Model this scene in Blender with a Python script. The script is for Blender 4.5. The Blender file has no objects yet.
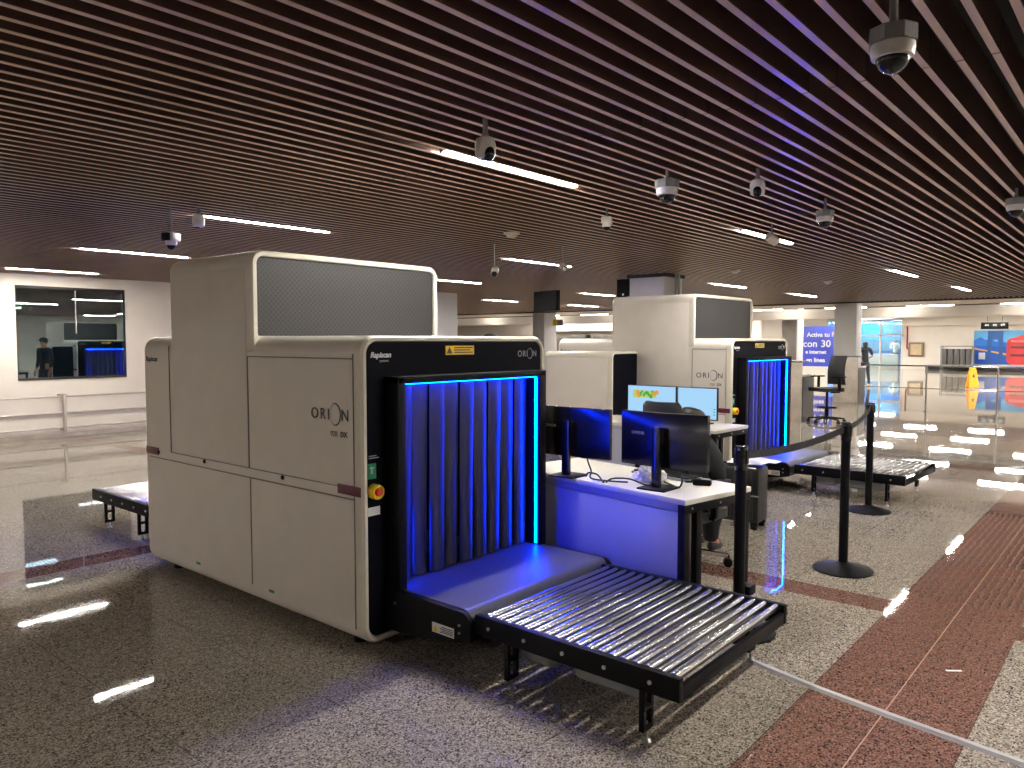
import bpy, bmesh, math, random
from mathutils import Vector, Matrix
random.seed(7)
S = bpy.context.scene
COL = S.collection
PI = math.pi

# ------------------------------------------------------------------ materials
def lin(c):
    return tuple(((v/255)/12.92 if v/255 <= .04045 else ((v/255+.055)/1.055)**2.4) for v in c) + (1,)
def mat(name, rgb=(200, 200, 200), rough=.5, metal=0., spec=.5, coat=0., noise=0., nscale=40., bump=0., bscale=200., trans=0., alpha=None):
    m = bpy.data.materials.new(name); m.use_nodes = True
    nt = m.node_tree; b = nt.nodes['Principled BSDF']
    c = lin(rgb)
    b.inputs['Base Color'].default_value = c
    b.inputs['Roughness'].default_value = rough
    b.inputs['Metallic'].default_value = metal
    b.inputs['Specular IOR Level'].default_value = spec
    b.inputs['Coat Weight'].default_value = coat
    b.inputs['Transmission Weight'].default_value = trans
    tc = nt.nodes.new('ShaderNodeTexCoord')
    if noise:
        n = nt.nodes.new('ShaderNodeTexNoise'); n.inputs['Scale'].default_value = nscale; n.inputs['Detail'].default_value = 4
        r = nt.nodes.new('ShaderNodeValToRGB')
        r.color_ramp.elements[0].position = .3; r.color_ramp.elements[1].position = .7
        r.color_ramp.elements[0].color = tuple(v*(1-noise) for v in c[:3]) + (1,)
        r.color_ramp.elements[1].color = tuple(min(1, v*(1+noise)) for v in c[:3]) + (1,)
        nt.links.new(tc.outputs['Object'], n.inputs['Vector']); nt.links.new(n.outputs['Fac'], r.inputs['Fac'])
        nt.links.new(r.outputs['Color'], b.inputs['Base Color'])
    if bump:
        n = nt.nodes.new('ShaderNodeTexNoise'); n.inputs['Scale'].default_value = bscale
        bp = nt.nodes.new('ShaderNodeBump'); bp.inputs['Strength'].default_value = bump; bp.inputs['Distance'].default_value = .002
        nt.links.new(tc.outputs['Object'], n.inputs['Vector']); nt.links.new(n.outputs['Fac'], bp.inputs['Height'])
        nt.links.new(bp.outputs['Normal'], b.inputs['Normal'])
    return m
def emit(name, rgb, strength):
    m = bpy.data.materials.new(name); m.use_nodes = True
    nt = m.node_tree; nt.nodes.remove(nt.nodes['Principled BSDF'])
    e = nt.nodes.new('ShaderNodeEmission'); e.inputs['Color'].default_value = tuple(rgb) + (1,); e.inputs['Strength'].default_value = strength
    nt.links.new(e.outputs[0], nt.nodes['Material Output'].inputs[0])
    return m

TUBE = 165.
M = dict(
    cream=mat('painted_cream_metal', (216, 209, 200), .42, noise=.03, nscale=6, bump=.05, bscale=500),
    rim=mat('painted_white_rim', (212, 206, 190), .35, noise=.02, nscale=8),
    seam=mat('seam_gap_shade', (128, 121, 114), .7),  # shade of the panel gaps, put into the colour
    navy=mat('dark_front_paint', (7, 8, 18), .6, spec=.08, noise=.1, nscale=12),
    black=mat('black_powder_coat', (7, 7, 10), .55, spec=.14, noise=.15, nscale=30),
    blackgloss=mat('black_gloss_plastic', (9, 9, 11), .22, noise=.1, nscale=10),
    rubber=mat('lead_rubber', (21, 21, 27), .4, noise=.2, nscale=14),
    liner=mat('tunnel_liner', (8, 8, 10), .6),
    beltm=mat('conveyor_belt_rubber', (62, 62, 68), .42, noise=.08, nscale=60, bump=.1),
    steel=mat('polished_steel', (168, 166, 164), .27, 1., noise=.04, nscale=25),
    railsteel=mat('brushed_rail_steel', (196, 188, 178), .45, .6, noise=.04, nscale=20),
    bolt=mat('bolt_steel', (190, 190, 190), .3, 1.),
    maroon=mat('maroon_reflector', (92, 18, 44), .3, noise=.15, nscale=60),
    yellow=mat('yellow_plastic', (232, 190, 20), .4, noise=.05, nscale=20),
    red=mat('red_button', (214, 52, 36), .4),
    green=mat('green_label', (20, 128, 84), .5),
    white=mat('white_label', (222, 222, 220), .5),
    ink=mat('dark_ink', (58, 56, 60), .5),
    redink=mat('faded_red_ink', (158, 120, 112), .5),
    silverink=mat('silver_ink', (168, 168, 176), .4),
    whiteink=mat('white_ink', (225, 225, 228), .4),
    desk=mat('white_laminate', (196, 193, 182), .38, noise=.02, nscale=9),
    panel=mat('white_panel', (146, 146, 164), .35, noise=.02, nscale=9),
    wallp=mat('wall_paint', (222, 214, 202), .6, noise=.03, nscale=2.2, bump=.05, bscale=80),
    column=mat('column_paint', (196, 194, 192), .5, noise=.03, nscale=3),
    slat=mat('slat_wood', (82, 60, 52), .3, noise=.22, nscale=7),
    slatedge=mat('slat_underside', (198, 172, 150), .3, noise=.1, nscale=7),  # underside strip, coloured lighter than the slat sides
    plenum=mat('plenum_black', (14, 11, 11), .8),
    camw=mat('camera_housing', (206, 202, 194), .4, noise=.05, nscale=40),
    camg=mat('camera_bracket_grey', (128, 128, 126), .5, noise=.08, nscale=40),
    dome=mat('smoked_dome', (16, 17, 20), .08),
    tray=mat('grey_tray_plastic', (112, 114, 112), .5, noise=.05, nscale=20),
    cable=mat('black_cable', (26, 26, 34), .5),
    tissue=mat('white_tissue', (226, 224, 220), .8, noise=.04, nscale=40),
    skin=mat('skin', (176, 122, 92), .5, noise=.06, nscale=30),
    hair=mat('dark_hair', (20, 16, 15), .5, noise=.3, nscale=60),
    dkcloth=mat('dark_cloth', (14, 15, 20), .8, noise=.25, nscale=50),
    charcoal=mat('charcoal_cloth', (26, 26, 30), .8, noise=.2, nscale=50),
    jeans=mat('dark_jeans', (30, 36, 54), .8, noise=.2, nscale=60),
    shoe=mat('black_shoe', (30, 26, 26), .5, noise=.1, nscale=30),
    tanshoe=mat('tan_shoe', (196, 150, 112), .5, noise=.1, nscale=30),
    shirt=mat('white_shirt', (214, 232, 234), .7, noise=.05, nscale=30),
    mesh=mat('chair_mesh', (17, 17, 20), .6, noise=.2, nscale=80),
    chrome=mat('chrome', (210, 210, 214), .15, 1., noise=.03, nscale=20),
    marble=mat('counter_marble', (176, 166, 154), .3, noise=.16, nscale=5),
    counter=mat('counter_inside', (64, 62, 60), .5, noise=.1, nscale=8),
    brass=mat('brown_frame', (120, 98, 78), .5, noise=.1, nscale=20),
    olive=mat('cabinet_panel', (186, 166, 130), .4, noise=.15, nscale=4),
    pipe=mat('red_pipe', (140, 34, 44), .5, noise=.05, nscale=10),
    signy=mat('wet_floor_yellow', (240, 172, 10), .4, noise=.04, nscale=10),
    beamp=mat('bulkhead_paint', (226, 216, 202), .6, noise=.03, nscale=1.5),
    darkt=mat('dark_trim', (30, 26, 26), .6, noise=.1, nscale=5),
    cover=mat('cable_cover_grey', (160, 158, 156), .4, noise=.05, nscale=20),
    suit=mat('suitcase_shell', (11, 11, 13), .4, noise=.15, nscale=40, bump=.2, bscale=120),
    lamp=emit('tube_glow', (1., .945, .87), TUBE),
    downlight=emit('downlight_glow', (1., .94, .86), 200.),
    farlight=emit('far_panel_glow', (1., .95, .88), 125.),
    shoplight=emit('shop_glow', (1., .97, .92), 9.),
    led=emit('blue_led', (0., .022, 1.), 130.),
    screenlit=emit('monitor_glow', (.40, .68, .96), .5),
)
# perforated hood grille: dot holes in the sheet
def grille_mat():
    m = mat('perforated_grille', (58, 58, 60), .5); nt = m.node_tree; b = nt.nodes['Principled BSDF']
    tc = nt.nodes.new('ShaderNodeTexCoord'); v = nt.nodes.new('ShaderNodeTexVoronoi')
    v.inputs['Scale'].default_value = 46; v.inputs['Randomness'].default_value = 0.
    v.voronoi_dimensions = '2D'
    sp = nt.nodes.new('ShaderNodeSeparateXYZ'); cb = nt.nodes.new('ShaderNodeCombineXYZ')
    nt.links.new(tc.outputs['Object'], sp.inputs[0]); nt.links.new(sp.outputs[0], cb.inputs[0]); nt.links.new(sp.outputs[2], cb.inputs[1])
    mp = nt.nodes.new('ShaderNodeMapping'); mp.inputs['Rotation'].default_value = (0, 0, PI/4)
    r = nt.nodes.new('ShaderNodeValToRGB'); e = r.color_ramp.elements
    e[0].position = .28; e[0].color = lin((14, 14, 16)); e[1].position = .36; e[1].color = lin((40, 39, 40))
    nt.links.new(cb.outputs[0], mp.inputs['Vector']); nt.links.new(mp.outputs[0], v.inputs['Vector'])
    nt.links.new(v.outputs['Distance'], r.inputs['Fac']); nt.links.new(r.outputs['Color'], b.inputs['Base Color'])
    return m
M['grille'] = grille_mat()
# polished granite, with the band layout given in metres
def floor_mat():
    m = bpy.data.materials.new('polished_granite'); m.use_nodes = True
    nt = m.node_tree; N = nt.nodes; L = nt.links; b = N['Principled BSDF']
    geo = N.new('ShaderNodeTexCoord'); sep = N.new('ShaderNodeSeparateXYZ'); L.new(geo.outputs['Object'], sep.inputs[0])
    def math_(op, a, c=None):
        n = N.new('ShaderNodeMath'); n.operation = op
        for i, v in enumerate((a, c)):
            if v is None: continue
            if isinstance(v, (int, float)): n.inputs[i].default_value = v
            else: L.new(v, n.inputs[i])
        return n.outputs[0]
    X, Y = sep.outputs[0], sep.outputs[1]
    def band(v, lo, hi): return math_('MULTIPLY', math_('GREATER_THAN', v, lo), math_('LESS_THAN', v, hi))
    red = band(Y, .5, 1.1)
    red = math_('MAXIMUM', red, band(X, 4.485, 4.72))
    red = math_('MAXIMUM', red, band(Y, 5.4, 5.66))
    red = math_('MAXIMUM', red, band(X, 10.2, 10.46))
    vor = N.new('ShaderNodeTexVoronoi'); vor.inputs['Scale'].default_value = 170; L.new(geo.outputs['Object'], vor.inputs['Vector'])
    sc = N.new('ShaderNodeSeparateColor'); L.new(vor.outputs['Color'], sc.inputs[0])
    no = N.new('ShaderNodeTexNoise'); no.inputs['Scale'].default_value = 1.6; no.inputs['Detail'].default_value = 3; L.new(geo.outputs['Object'], no.inputs['Vector'])
    def ramp(stops, fac):
        r = N.new('ShaderNodeValToRGB'); r.color_ramp.interpolation = 'CONSTANT'
        e = r.color_ramp.elements
        while len(e) < len(stops): e.new(.5)
        for i, (p, c) in enumerate(stops): e[i].position = p; e[i].color = lin(c)
        L.new(fac, r.inputs['Fac']); return r.outputs['Color']
    g = ramp([(0, (74, 69, 63)), (.16, (124, 116, 105)), (.42, (154, 145, 131)), (.72, (172, 162, 146)), (.9, (192, 183, 168))], sc.outputs[0])
    rd = ramp([(0, (62, 50, 45)), (.2, (110, 79, 68)), (.5, (124, 91, 79)), (.82, (144, 112, 100))], sc.outputs[0])
    mix = N.new('ShaderNodeMix'); mix.data_type = 'RGBA'; L.new(red, mix.inputs['Factor']); L.new(g, mix.inputs['A']); L.new(rd, mix.inputs['B'])
    # tile joints
    def joint(v, off, pitch, w):
        f = math_('FRACT', math_('DIVIDE', math_('ADD', v, 60*pitch-off), pitch))
        return math_('LESS_THAN', f, w/pitch)
    j = math_('MAXIMUM', joint(X, 1.283, .58, .004), joint(Y, .498, .6, .004))
    j = math_('MULTIPLY', j, .6)
    j = math_('MAXIMUM', j, math_('MULTIPLY', band(Y, .793, .798), 0))
    mj = N.new('ShaderNodeMix'); mj.data_type = 'RGBA'; L.new(j, mj.inputs['Factor']); L.new(mix.outputs['Result'], mj.inputs['A']); mj.inputs['B'].default_value = lin((40, 36, 32))
    jl = band(Y, .793, .798)
    mk = N.new('ShaderNodeMix'); mk.data_type = 'RGBA'; L.new(jl, mk.inputs['Factor']); L.new(mj.outputs['Result'], mk.inputs['A']); mk.inputs['B'].default_value = lin((182, 150, 130))
    L.new(mk.outputs['Result'], b.inputs['Base Color'])
    rr = N.new('ShaderNodeMapRange'); rr.inputs['To Min'].default_value = .012; rr.inputs['To Max'].default_value = .032
    L.new(no.outputs['Fac'], rr.inputs['Value']); L.new(rr.outputs[0], b.inputs['Roughness'])
    b.inputs['Specular IOR Level'].default_value = .54
    wv = N.new('ShaderNodeTexNoise'); wv.inputs['Scale'].default_value = 7; wv.inputs['Detail'].default_value = 3; L.new(geo.outputs['Object'], wv.inputs['Vector'])
    bp = N.new('ShaderNodeBump'); bp.inputs['Strength'].default_value = 1.; bp.inputs['Distance'].default_value = .00028
    L.new(wv.outputs['Fac'], bp.inputs['Height']); L.new(bp.outputs['Normal'], b.inputs['Normal'])
    return m
M['floor'] = floor_mat()
def glass_mat(name, refl, tint):
    m = bpy.data.materials.new(name); m.use_nodes = True
    nt = m.node_tree; nt.nodes.remove(nt.nodes['Principled BSDF'])
    g = nt.nodes.new('ShaderNodeBsdfGlossy'); g.inputs['Roughness'].default_value = .01; g.inputs['Color'].default_value = (.62, .74, .77, 1)
    t = nt.nodes.new('ShaderNodeBsdfTransparent'); t.inputs['Color'].default_value = tint
    x = nt.nodes.new('ShaderNodeMixShader'); x.inputs[0].default_value = refl
    nt.links.new(t.outputs[0], x.inputs[1]); nt.links.new(g.outputs[0], x.inputs[2])
    nt.links.new(x.outputs[0], nt.nodes['Material Output'].inputs[0])
    return m
M['glass'] = glass_mat('window_glass', .45, (.66, .76, .80, 1))
M['shopglass'] = glass_mat('shop_glass', .1, (.86, .93, .96, 1))

# ------------------------------------------------------------------ mesh helpers
class MB:
    def __init__(s): s.bm = bmesh.new()
    def _merge(s, t, mi=0, mx=None):
        if mx is not None: bmesh.ops.transform(t, matrix=mx, verts=t.verts)
        for f in t.faces: f.material_index = mi
        me = bpy.data.meshes.new('tmp'); t.to_mesh(me); t.free(); s.bm.from_mesh(me); bpy.data.meshes.remove(me)
    def box(s, x0, x1, y0, y1, z0, z1, bev=0., mi=0, mx=None, seg=2):
        t = bmesh.new(); bmesh.ops.create_cube(t, size=1)
        bmesh.ops.scale(t, vec=(abs(x1-x0), abs(y1-y0), abs(z1-z0)), verts=t.verts)
        bmesh.ops.translate(t, vec=((x0+x1)/2, (y0+y1)/2, (z0+z1)/2), verts=t.verts)
        if bev: bmesh.ops.bevel(t, geom=t.edges[:], offset=bev, segments=seg, affect='EDGES', profile=.5)
        s._merge(t, mi, mx); return s
    def cyl(s, p0, p1, r, r2=None, seg=20, mi=0, bev=0.):
        p0, p1 = Vector(p0), Vector(p1); d = p1-p0
        t = bmesh.new(); bmesh.ops.create_cone(t, cap_ends=True, segments=seg, radius1=r, radius2=r if r2 is None else r2, depth=d.length)
        if bev:
            es = [e for e in t.edges if abs(e.verts[0].co.z-e.verts[1].co.z) < 1e-6]
            bmesh.ops.bevel(t, geom=es, offset=bev, segments=2, affect='EDGES', profile=.5)
        mx = Matrix.Translation((p0+p1)/2) @ d.to_track_quat('Z', 'Y').to_matrix().to_4x4()
        s._merge(t, mi, mx); return s
    def sphere(s, c, r, mi=0, sc=(1, 1, 1), seg=20):
        t = bmesh.new(); bmesh.ops.create_uvsphere(t, u_segments=seg, v_segments=seg//2+2, radius=r)
        s._merge(t, mi, Matrix.Translation(c) @ Matrix.Diagonal((*sc, 1))); return s
    def loft(s, loops, cap0=True, cap1=True, mi=0, closed=True, mx=None):
        t = bmesh.new(); vs = [[t.verts.new(p) for p in lp] for lp in loops]; n = len(loops[0])
        for a, b in zip(vs, vs[1:]):
            for i in range(n if closed else n-1):
                j = (i+1) % n
                t.faces.new((a[i], a[j], b[j], b[i]))
        if cap0: t.faces.new(list(reversed(vs[0])))
        if cap1: t.faces.new(vs[-1])
        bmesh.ops.recalc_face_normals(t, faces=t.faces)
        s._merge(t, mi, mx); return s
    def lathe(s, prof, c=(0, 0, 0), seg=28, mi=0, mx=None):
        loops = [[(c[0]+r*math.cos(2*PI*i/seg), c[1]+r*math.sin(2*PI*i/seg), c[2]+z) for i in range(seg)] for r, z in prof]
        return s.loft(loops, True, True, mi, True, mx)
    def prism(s, pts, axis, d0, d1, mi=0, mx=None):
        def P(a, b, d): return {'x': (d, a, b), 'y': (a, d, b), 'z': (a, b, d)}[axis]
        return s.loft([[P(a, b, d0) for a, b in pts], [P(a, b, d1) for a, b in pts]], True, True, mi, True, mx)
    def tube(s, pts, r, seg=8, mi=0):
        pts = [Vector(p) for p in pts]; loops = []; prev = None
        for i, p in enumerate(pts):
            d = (pts[min(i+1, len(pts)-1)]-pts[max(i-1, 0)]).normalized()
            if prev is None:
                u = d.cross(Vector((0, 0, 1)) if abs(d.z) < .9 else Vector((1, 0, 0))).normalized()
            else: u = (prev-d*prev.dot(d)).normalized()
            prev = u; w = d.cross(u)
            loops.append([p+u*r*math.cos(2*PI*k/seg)+w*r*math.sin(2*PI*k/seg) for k in range(seg)])
        return s.loft(loops, True, True, mi)
    def build(s, name, m, parent=None, loc=None, rot=None, smooth=35):
        me = bpy.data.meshes.new(name); s.bm.to_mesh(me); s.bm.free()
        for q in (m if isinstance(m, (list, tuple)) else [m]): me.materials.append(M[q] if isinstance(q, str) else q)
        if smooth:
            for p in me.polygons: p.use_smooth = True
            me.set_sharp_from_angle(angle=math.radians(smooth))
        o = bpy.data.objects.new(name, me); COL.objects.link(o)
        if parent: o.parent = parent
        if loc: o.location = loc
        if rot: o.rotation_euler = rot
        return o
def rrect(x0, x1, z0, z1, r, n=6, rb=None):
    rb = r if rb is None else rb
    pts = []
    for cx, cz, a0, q in ((x1-r, z1-r, 0, r), (x0+r, z1-r, 90, r), (x0+rb, z0+rb, 180, rb), (x1-rb, z0+rb, 270, rb)):
        for i in range(n+1):
            a = math.radians(a0+90*i/n); pts.append((cx+q*math.cos(a), cz+q*math.sin(a)))
    return pts
def bez(pts, n=10):   # smooth curve through points
    P = [Vector(p) for p in pts]; out = []
    for i in range(len(P)-1):
        p0, p1, p2, p3 = P[max(i-1, 0)], P[i], P[i+1], P[min(i+2, len(P)-1)]
        for k in range(n):
            t = k/n
            out.append(.5*((2*p1)+(p2-p0)*t+(2*p0-5*p1+4*p2-p3)*t*t+(3*p1-p0-3*p2+p3)*t**3))
    out.append(P[-1]); return out
def tag(o, label=None, cat=None, group=None, kind=None):
    if label: o['label'] = label
    if cat: o['category'] = cat
    if group: o['group'] = group
    if kind: o['kind'] = kind
    return o
def empty(name, loc, rz=0., label=None, cat=None, group=None):
    o = bpy.data.objects.new(name, None); COL.objects.link(o); o.location = loc; o.rotation_euler = (0, 0, rz); o.empty_display_size = .1
    return tag(o, label, cat, group)
def text(name, body, size, m, parent, origin, ax, ay, align='LEFT', shear=0., bold=0., ext=.0008, spacing=1., xs=1.):
    cu = bpy.data.curves.new(name, 'FONT'); cu.body = body; cu.size = size; cu.extrude = ext; cu.align_x = align
    cu.shear = shear; cu.offset = bold; cu.space_character = spacing; cu.resolution_u = 3
    t = bpy.data.objects.new(name, cu); COL.objects.link(t)
    dg = bpy.context.evaluated_depsgraph_get(); me = bpy.data.meshes.new_from_object(t.evaluated_get(dg))
    bpy.data.objects.remove(t); bpy.data.curves.remove(cu)
    ax, ay = Vector(ax).normalized(), Vector(ay).normalized(); az = ax.cross(ay)
    mx = Matrix((ax, ay, az)).transposed().to_4x4(); mx.translation = Vector(origin)
    me.transform(mx @ Matrix.Diagonal((xs, 1, 1, 1))); me.materials.clear(); me.materials.append(M[m])
    me.name = name
    o = bpy.data.objects.new(name, me); COL.objects.link(o)
    if parent: o.parent = parent
    return o
def kids(o): return [c for c in bpy.data.objects if c.parent == o]
def copy_tree(o, parent=None):
    c = o.copy(); COL.objects.link(c); c.parent = parent
    for ch in kids(o): copy_tree(ch, c)
    return c
def structure(o, label=None): o['kind'] = 'structure'; return tag(o, label)

# ------------------------------------------------------------------ the hall
CZ = 2.5                       # underside of the ceiling slats
f = MB(); f.box(-6, 48, -8, 31, -.1, 0); structure(f.build('floor', 'floor', smooth=0))
# slatted ceiling: dark plenum and one blade every 0.1093 m
PITCH = .1093; Y00 = 2.93-PITCH/2
c = MB()
for x0, x1, y0, y1 in ((-6, 20.6, -8, 13.0), (12.2, 20.6, 13.0, 31)): c.box(x0, x1, y0, y1, CZ+.13, CZ+.18, mi=2)
cuts = [-6, -.85, 3.15, 7.15, 11.15, 15.15, 20.6]
k = -100
while True:
    y = Y00+PITCH*k; k += 1
    if y < -7.9: continue
    if y > 30.9: break
    for a, b in zip(cuts, cuts[1:]):
        if y > 12.98:
            if b < 12.3: continue
            a = max(a, 12.25)
        c.box(a+.005, b-.005, y-.0125, y+.0125, CZ, CZ+.128, mi=0)
        c.box(a+.005, b-.005, y-.0126, y+.0126, CZ-.0012, CZ+.001, mi=1)
structure(c.build('ceiling', ['slat', 'slatedge', 'plenum'], smooth=0))
# left wall with the observation window
WY = 13.0
w = MB()
WX0, WX1, WZ0, WZ1 = 3.86, 5.435, .905, 2.335
w.box(-6, WX0, WY, WY+.15, 0, 2.66).box(WX1, 12.2, WY, WY+.15, 0, 2.66)
w.box(WX0, WX1, WY, WY+.15, 0, WZ0).box(WX0, WX1, WY, WY+.15, WZ1, 2.66)
structure(w.build('wall_left', 'wallp', smooth=0))
b = MB(); b.box(-6, 12.2, WY-.015, WY, 0, .07, .004); structure(b.build('baseboard_left', 'marble'))
w = MB(); w.box(-6.15, -6, -8, 13.15, 0, 2.66); structure(w.build('wall_back', 'wallp', smooth=0))
w = MB(); w.box(-6, 48, -8.15, -8, 0, 3.0); structure(w.build('wall_right', 'wallp', smooth=0))
w = MB(); w.box(12.2, 12.35, 13.15, 31, 0, 2.66); structure(w.build('wall_side', 'wallp', smooth=0))
w = MB(); w.box(12.2, 48, 31, 31.15, 0, 3.2); structure(w.build('wall_end', 'wallp', smooth=0))
# window: black frame, glass, thin joint between two panes
wf = MB(); t = .028
wf.box(WX0, WX1, WY-.012, WY+.06, WZ1-.045, WZ1, .004).box(WX0, WX1, WY-.012, WY+.06, WZ0, WZ0+.035, .004)
wf.box(WX0, WX0+.012, WY-.006, WY+.06, WZ0, WZ1).box(WX1-.012, WX1, WY-.006, WY+.06, WZ0, WZ1)
win = structure(wf.build('window_1', 'darkt'))
p = MB(); p.box(WX0+.012, WX1-.012, WY+.02, WY+.03, WZ0+.03, WZ1-.04); p.build('pane', 'glass', win, smooth=0)
p = MB(); p.box(4.69, 4.70, WY+.012, WY+.034, 1.62, WZ1-.045); p.build('joint_strip', 'camw', win)
# the dim room behind the glass
w = MB(); w.box(2.4, 7.6, 16.6, 16.7, 0, 2.6).box(2.4, 2.5, WY+.15, 16.6, 0, 2.6).box(7.5, 7.6, WY+.15, 16.6, 0, 2.6).box(2.4, 7.6, WY+.15, 16.7, 2.6, 2.66)
structure(w.build('wall_control_room', mat('control_room_paint', (92, 104, 110), .6, noise=.05, nscale=3), smooth=0))

R = empty('room_fill_light', (4.6, 15.4, 2.6), 0, 'added unseen light brightening the room behind the observation window', 'light')  # added lamp that lifts the dark room behind the glass
q = MB(); q.box(-.5, .5, -.1, .1, -.05, 0, .004); q.build('housing', 'camw', R)
q = MB(); q.box(-.48, .48, -.08, .08, -.06, -.045); q.build('diffuser', emit('dim_glow', (.9, .97, 1.), 9.), R, smooth=0)
# guard rail on the left wall
g = empty('guard_rail', (4.43, 12.88, 0), 0, 'low steel guard rail of three bars along the white wall under the window', 'railing')
for z in (.645, .39, .16):
    m_ = MB(); m_.cyl((-10.2, 0, z), (7.6, 0, z), .013, seg=12); m_.build('bar', 'railsteel', g)
for x in (-7.6, -5.07, -2.53, 0, 2.53, 5.07):
    m_ = MB(); m_.cyl((x, -.035, .1), (x, -.035, .69), .026, seg=12, bev=.004).box(x-.05, x+.05, -.02, .12, .66, .68, .003).box(x-.02, x+.02, -.02, .12, .12, .15, .003)
    m_.build('post', 'railsteel', g)

# ------------------------------------------------------------------ x-ray scanners
W, LEN, HB = 1.385, 2.26, 1.526
def scanner(loc, rz, hood0, hood1, label, model, sidebox, seams):
    R = empty('xray_scanner', loc, rz, label, 'x-ray scanner', 'x-ray baggage scanners')
    def ring(x0, x1, z0, z1, r, y): return [(a, y, b_) for a, b_ in rrect(x0, x1, z0, z1, r)]
    # hollow body shell with rolled front and rear rims
    b = MB()
    def rim(y, s):   # from the inner lip outwards
        return [ring(.031, W-.031, .078, HB-.029, .062, y+s*.035), ring(.031, W-.031, .078, HB-.029, .062, y+s*.008),
                ring(.026, W-.026, .073, HB-.024, .066, y), ring(.010, W-.010, .056, HB-.010, .082, y), ring(0, W, .046, HB, .09, y+s*.014)]
    lo = rim(0, 1); hi = list(reversed(rim(LEN, -1)))
    b.loft(lo+[ring(0, W, .046, HB, .09, .06)], False, False, 1)
    b.loft([ring(0, W, .046, HB, .09, .06), ring(0, W, .046, HB, .09, LEN-.06)], False, False, 0)
    b.loft([ring(0, W, .046, HB, .09, LEN-.06)]+hi, False, False, 1)
    b.build('body_shell', ['cream', 'rim'], R)
    # hood
    h = MB()
    def hr(i, y): return [(a, y, b_) for a, b_ in rrect(-.003+i, W+.003-i, 1.44+(.088 if i > .03 else 0), 1.997-i, max(.03, .075-i), 6, .012)]
    h.loft([hr(.034, hood0+.03), hr(.034, hood0+.006), hr(.028, hood0), hr(.008, hood0), hr(0, hood0+.012), hr(0, hood0+.05)], False, False, 1)
    h.loft([hr(0, hood0+.05), hr(0, hood1-.05)], False, False, 0)
    h.loft([hr(0, hood1-.05), hr(0, hood1-.012), hr(.008, hood1), hr(.028, hood1), hr(.034, hood1-.006), hr(.034, hood1-.03)], False, False, 1)
    h.build('hood', ['cream', 'rim'], R)
    for y in (hood0+.022, hood1-.022):
        g_ = MB(); g_.prism(rrect(.028, W-.028, 1.52, 1.97, .045), 'y', y-.004, y+.004); g_.build('hood_grille', 'grille', R, smooth=0)
    # side panels; dark strips stand in for the shade in their gaps
    for sx in (0, 1):
        xa, xb = (-.003, .001) if sx == 0 else (W-.001, W+.003)
        sm_ = MB()
        for (y0, y1, z0, z1) in seams:
            sm_.box(xa+(-.0015 if sx == 0 else .0015), xb, y0, y1, z0, z1)
        sm_.build('panel_seam', 'seam', R, smooth=0)
        for (y0, y1, z0, z1) in ((.066, .972, .135, .742), (.984, LEN-.066, .135, .752)):
            p_ = MB(); p_.box(xa, xb, y0, y1, z0, z1, .001); p_.build('access_panel', 'cream', R)
        p_ = MB(); p_.box(xa-.002 if sx == 0 else xb-.003, xa+.003 if sx == 0 else xb+.002, hood0+.068, hood1-.03, .803, 1.90, .001); p_.build('side_cover', 'cream', R)
        for y in (.012, LEN-.19):
            p_ = MB(); p_.box(xa-.002 if sx == 0 else xb-.001, xa+.001 if sx == 0 else xb+.002, y, y+.178, .765, .812, .001); p_.build('corner_reflector', 'maroon', R)
        for y in (.66, 1.48, 2.07):
            p_ = MB(); xo = xa if sx == 0 else xb; d = -1 if sx == 0 else 1
            p_.cyl((xo, y, .785), (xo+.006*d, y, .785), .012, seg=12); p_.build('panel_lock', 'black', R)
        for y in (.76, 1.56):
            p_ = MB(); p_.box(xa-.001 if sx == 0 else xb, xa if sx == 0 else xb+.001, y, y+.05, .142, .158); p_.build('green_sticker', 'green', R)
        # printed lettering
        ax = (0, -1, 0) if sx == 0 else (0, 1, 0)
        def lp(y): return y if sx == 0 else LEN-y
        xt = -.0042 if sx == 0 else W+.0042
        yl = lp(.40); dy = -1 if sx == 0 else 1
        text('lettering', 'ORI', .078, 'ink', R, (xt, yl, 1.118), ax, (0, 0, 1), spacing=1.3)
        text('lettering', 'N', .078, 'ink', R, (xt, yl+dy*.245, 1.118), ax, (0, 0, 1))
        moon = MB(); mo = []
        cy, cz = yl+dy*.2, 1.146
        n = 28
        outer = [(math.cos(2*PI*i/n), math.sin(2*PI*i/n)) for i in range(n)]
        lo_ = []; li_ = []
        for q, s_ in outer:
            lo_.append((xt, cy+dy*q*.044, cz+s_*.056)); li_.append((xt, cy+dy*(q*.039-.004), cz+s_*.050))
        moon.loft([lo_, li_], False, False); moon.build('ring_emblem', 'ink', R, smooth=0)
        text('model_number', model, .036, 'redink', R, (xt, yl+dy*.16, 1.04), ax, (0, 0, 1), bold=.0006)
        text('model_number', 'DX', .036, 'ink', R, (xt, yl+dy*.238, 1.04), ax, (0, 0, 1), bold=.001)
        text('maker_lettering', 'Rapiscan', .046, 'ink', R, (xt, lp(2.22), 1.37), ax, (0, 0, 1), shear=.25, bold=.0008)
    # each end: dark front panel around the tunnel, projecting frame, LEDs, curtain, belt bed
    for end in (0, 1):
        tz0, tz1 = .30, 1.295
        tx0, tx1 = (.197, 1.228) if end == 0 else (W-1.228, W-.197)
        E = Matrix.Identity(4) if end == 0 else Matrix.Translation((W, LEN, 0)) @ Matrix.Rotation(PI, 4, 'Z')
        def fin(mb, name, m, par=R, smooth=35):
            bmesh.ops.transform(mb.bm, matrix=E, verts=mb.bm.verts); return mb.build(name, m, par, smooth=smooth)
        p_ = MB()
        p_.prism(rrect(.024, W-.024, tz1+.03, HB-.022, .06, 6, .002), 'y', .012, .03)
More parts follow.
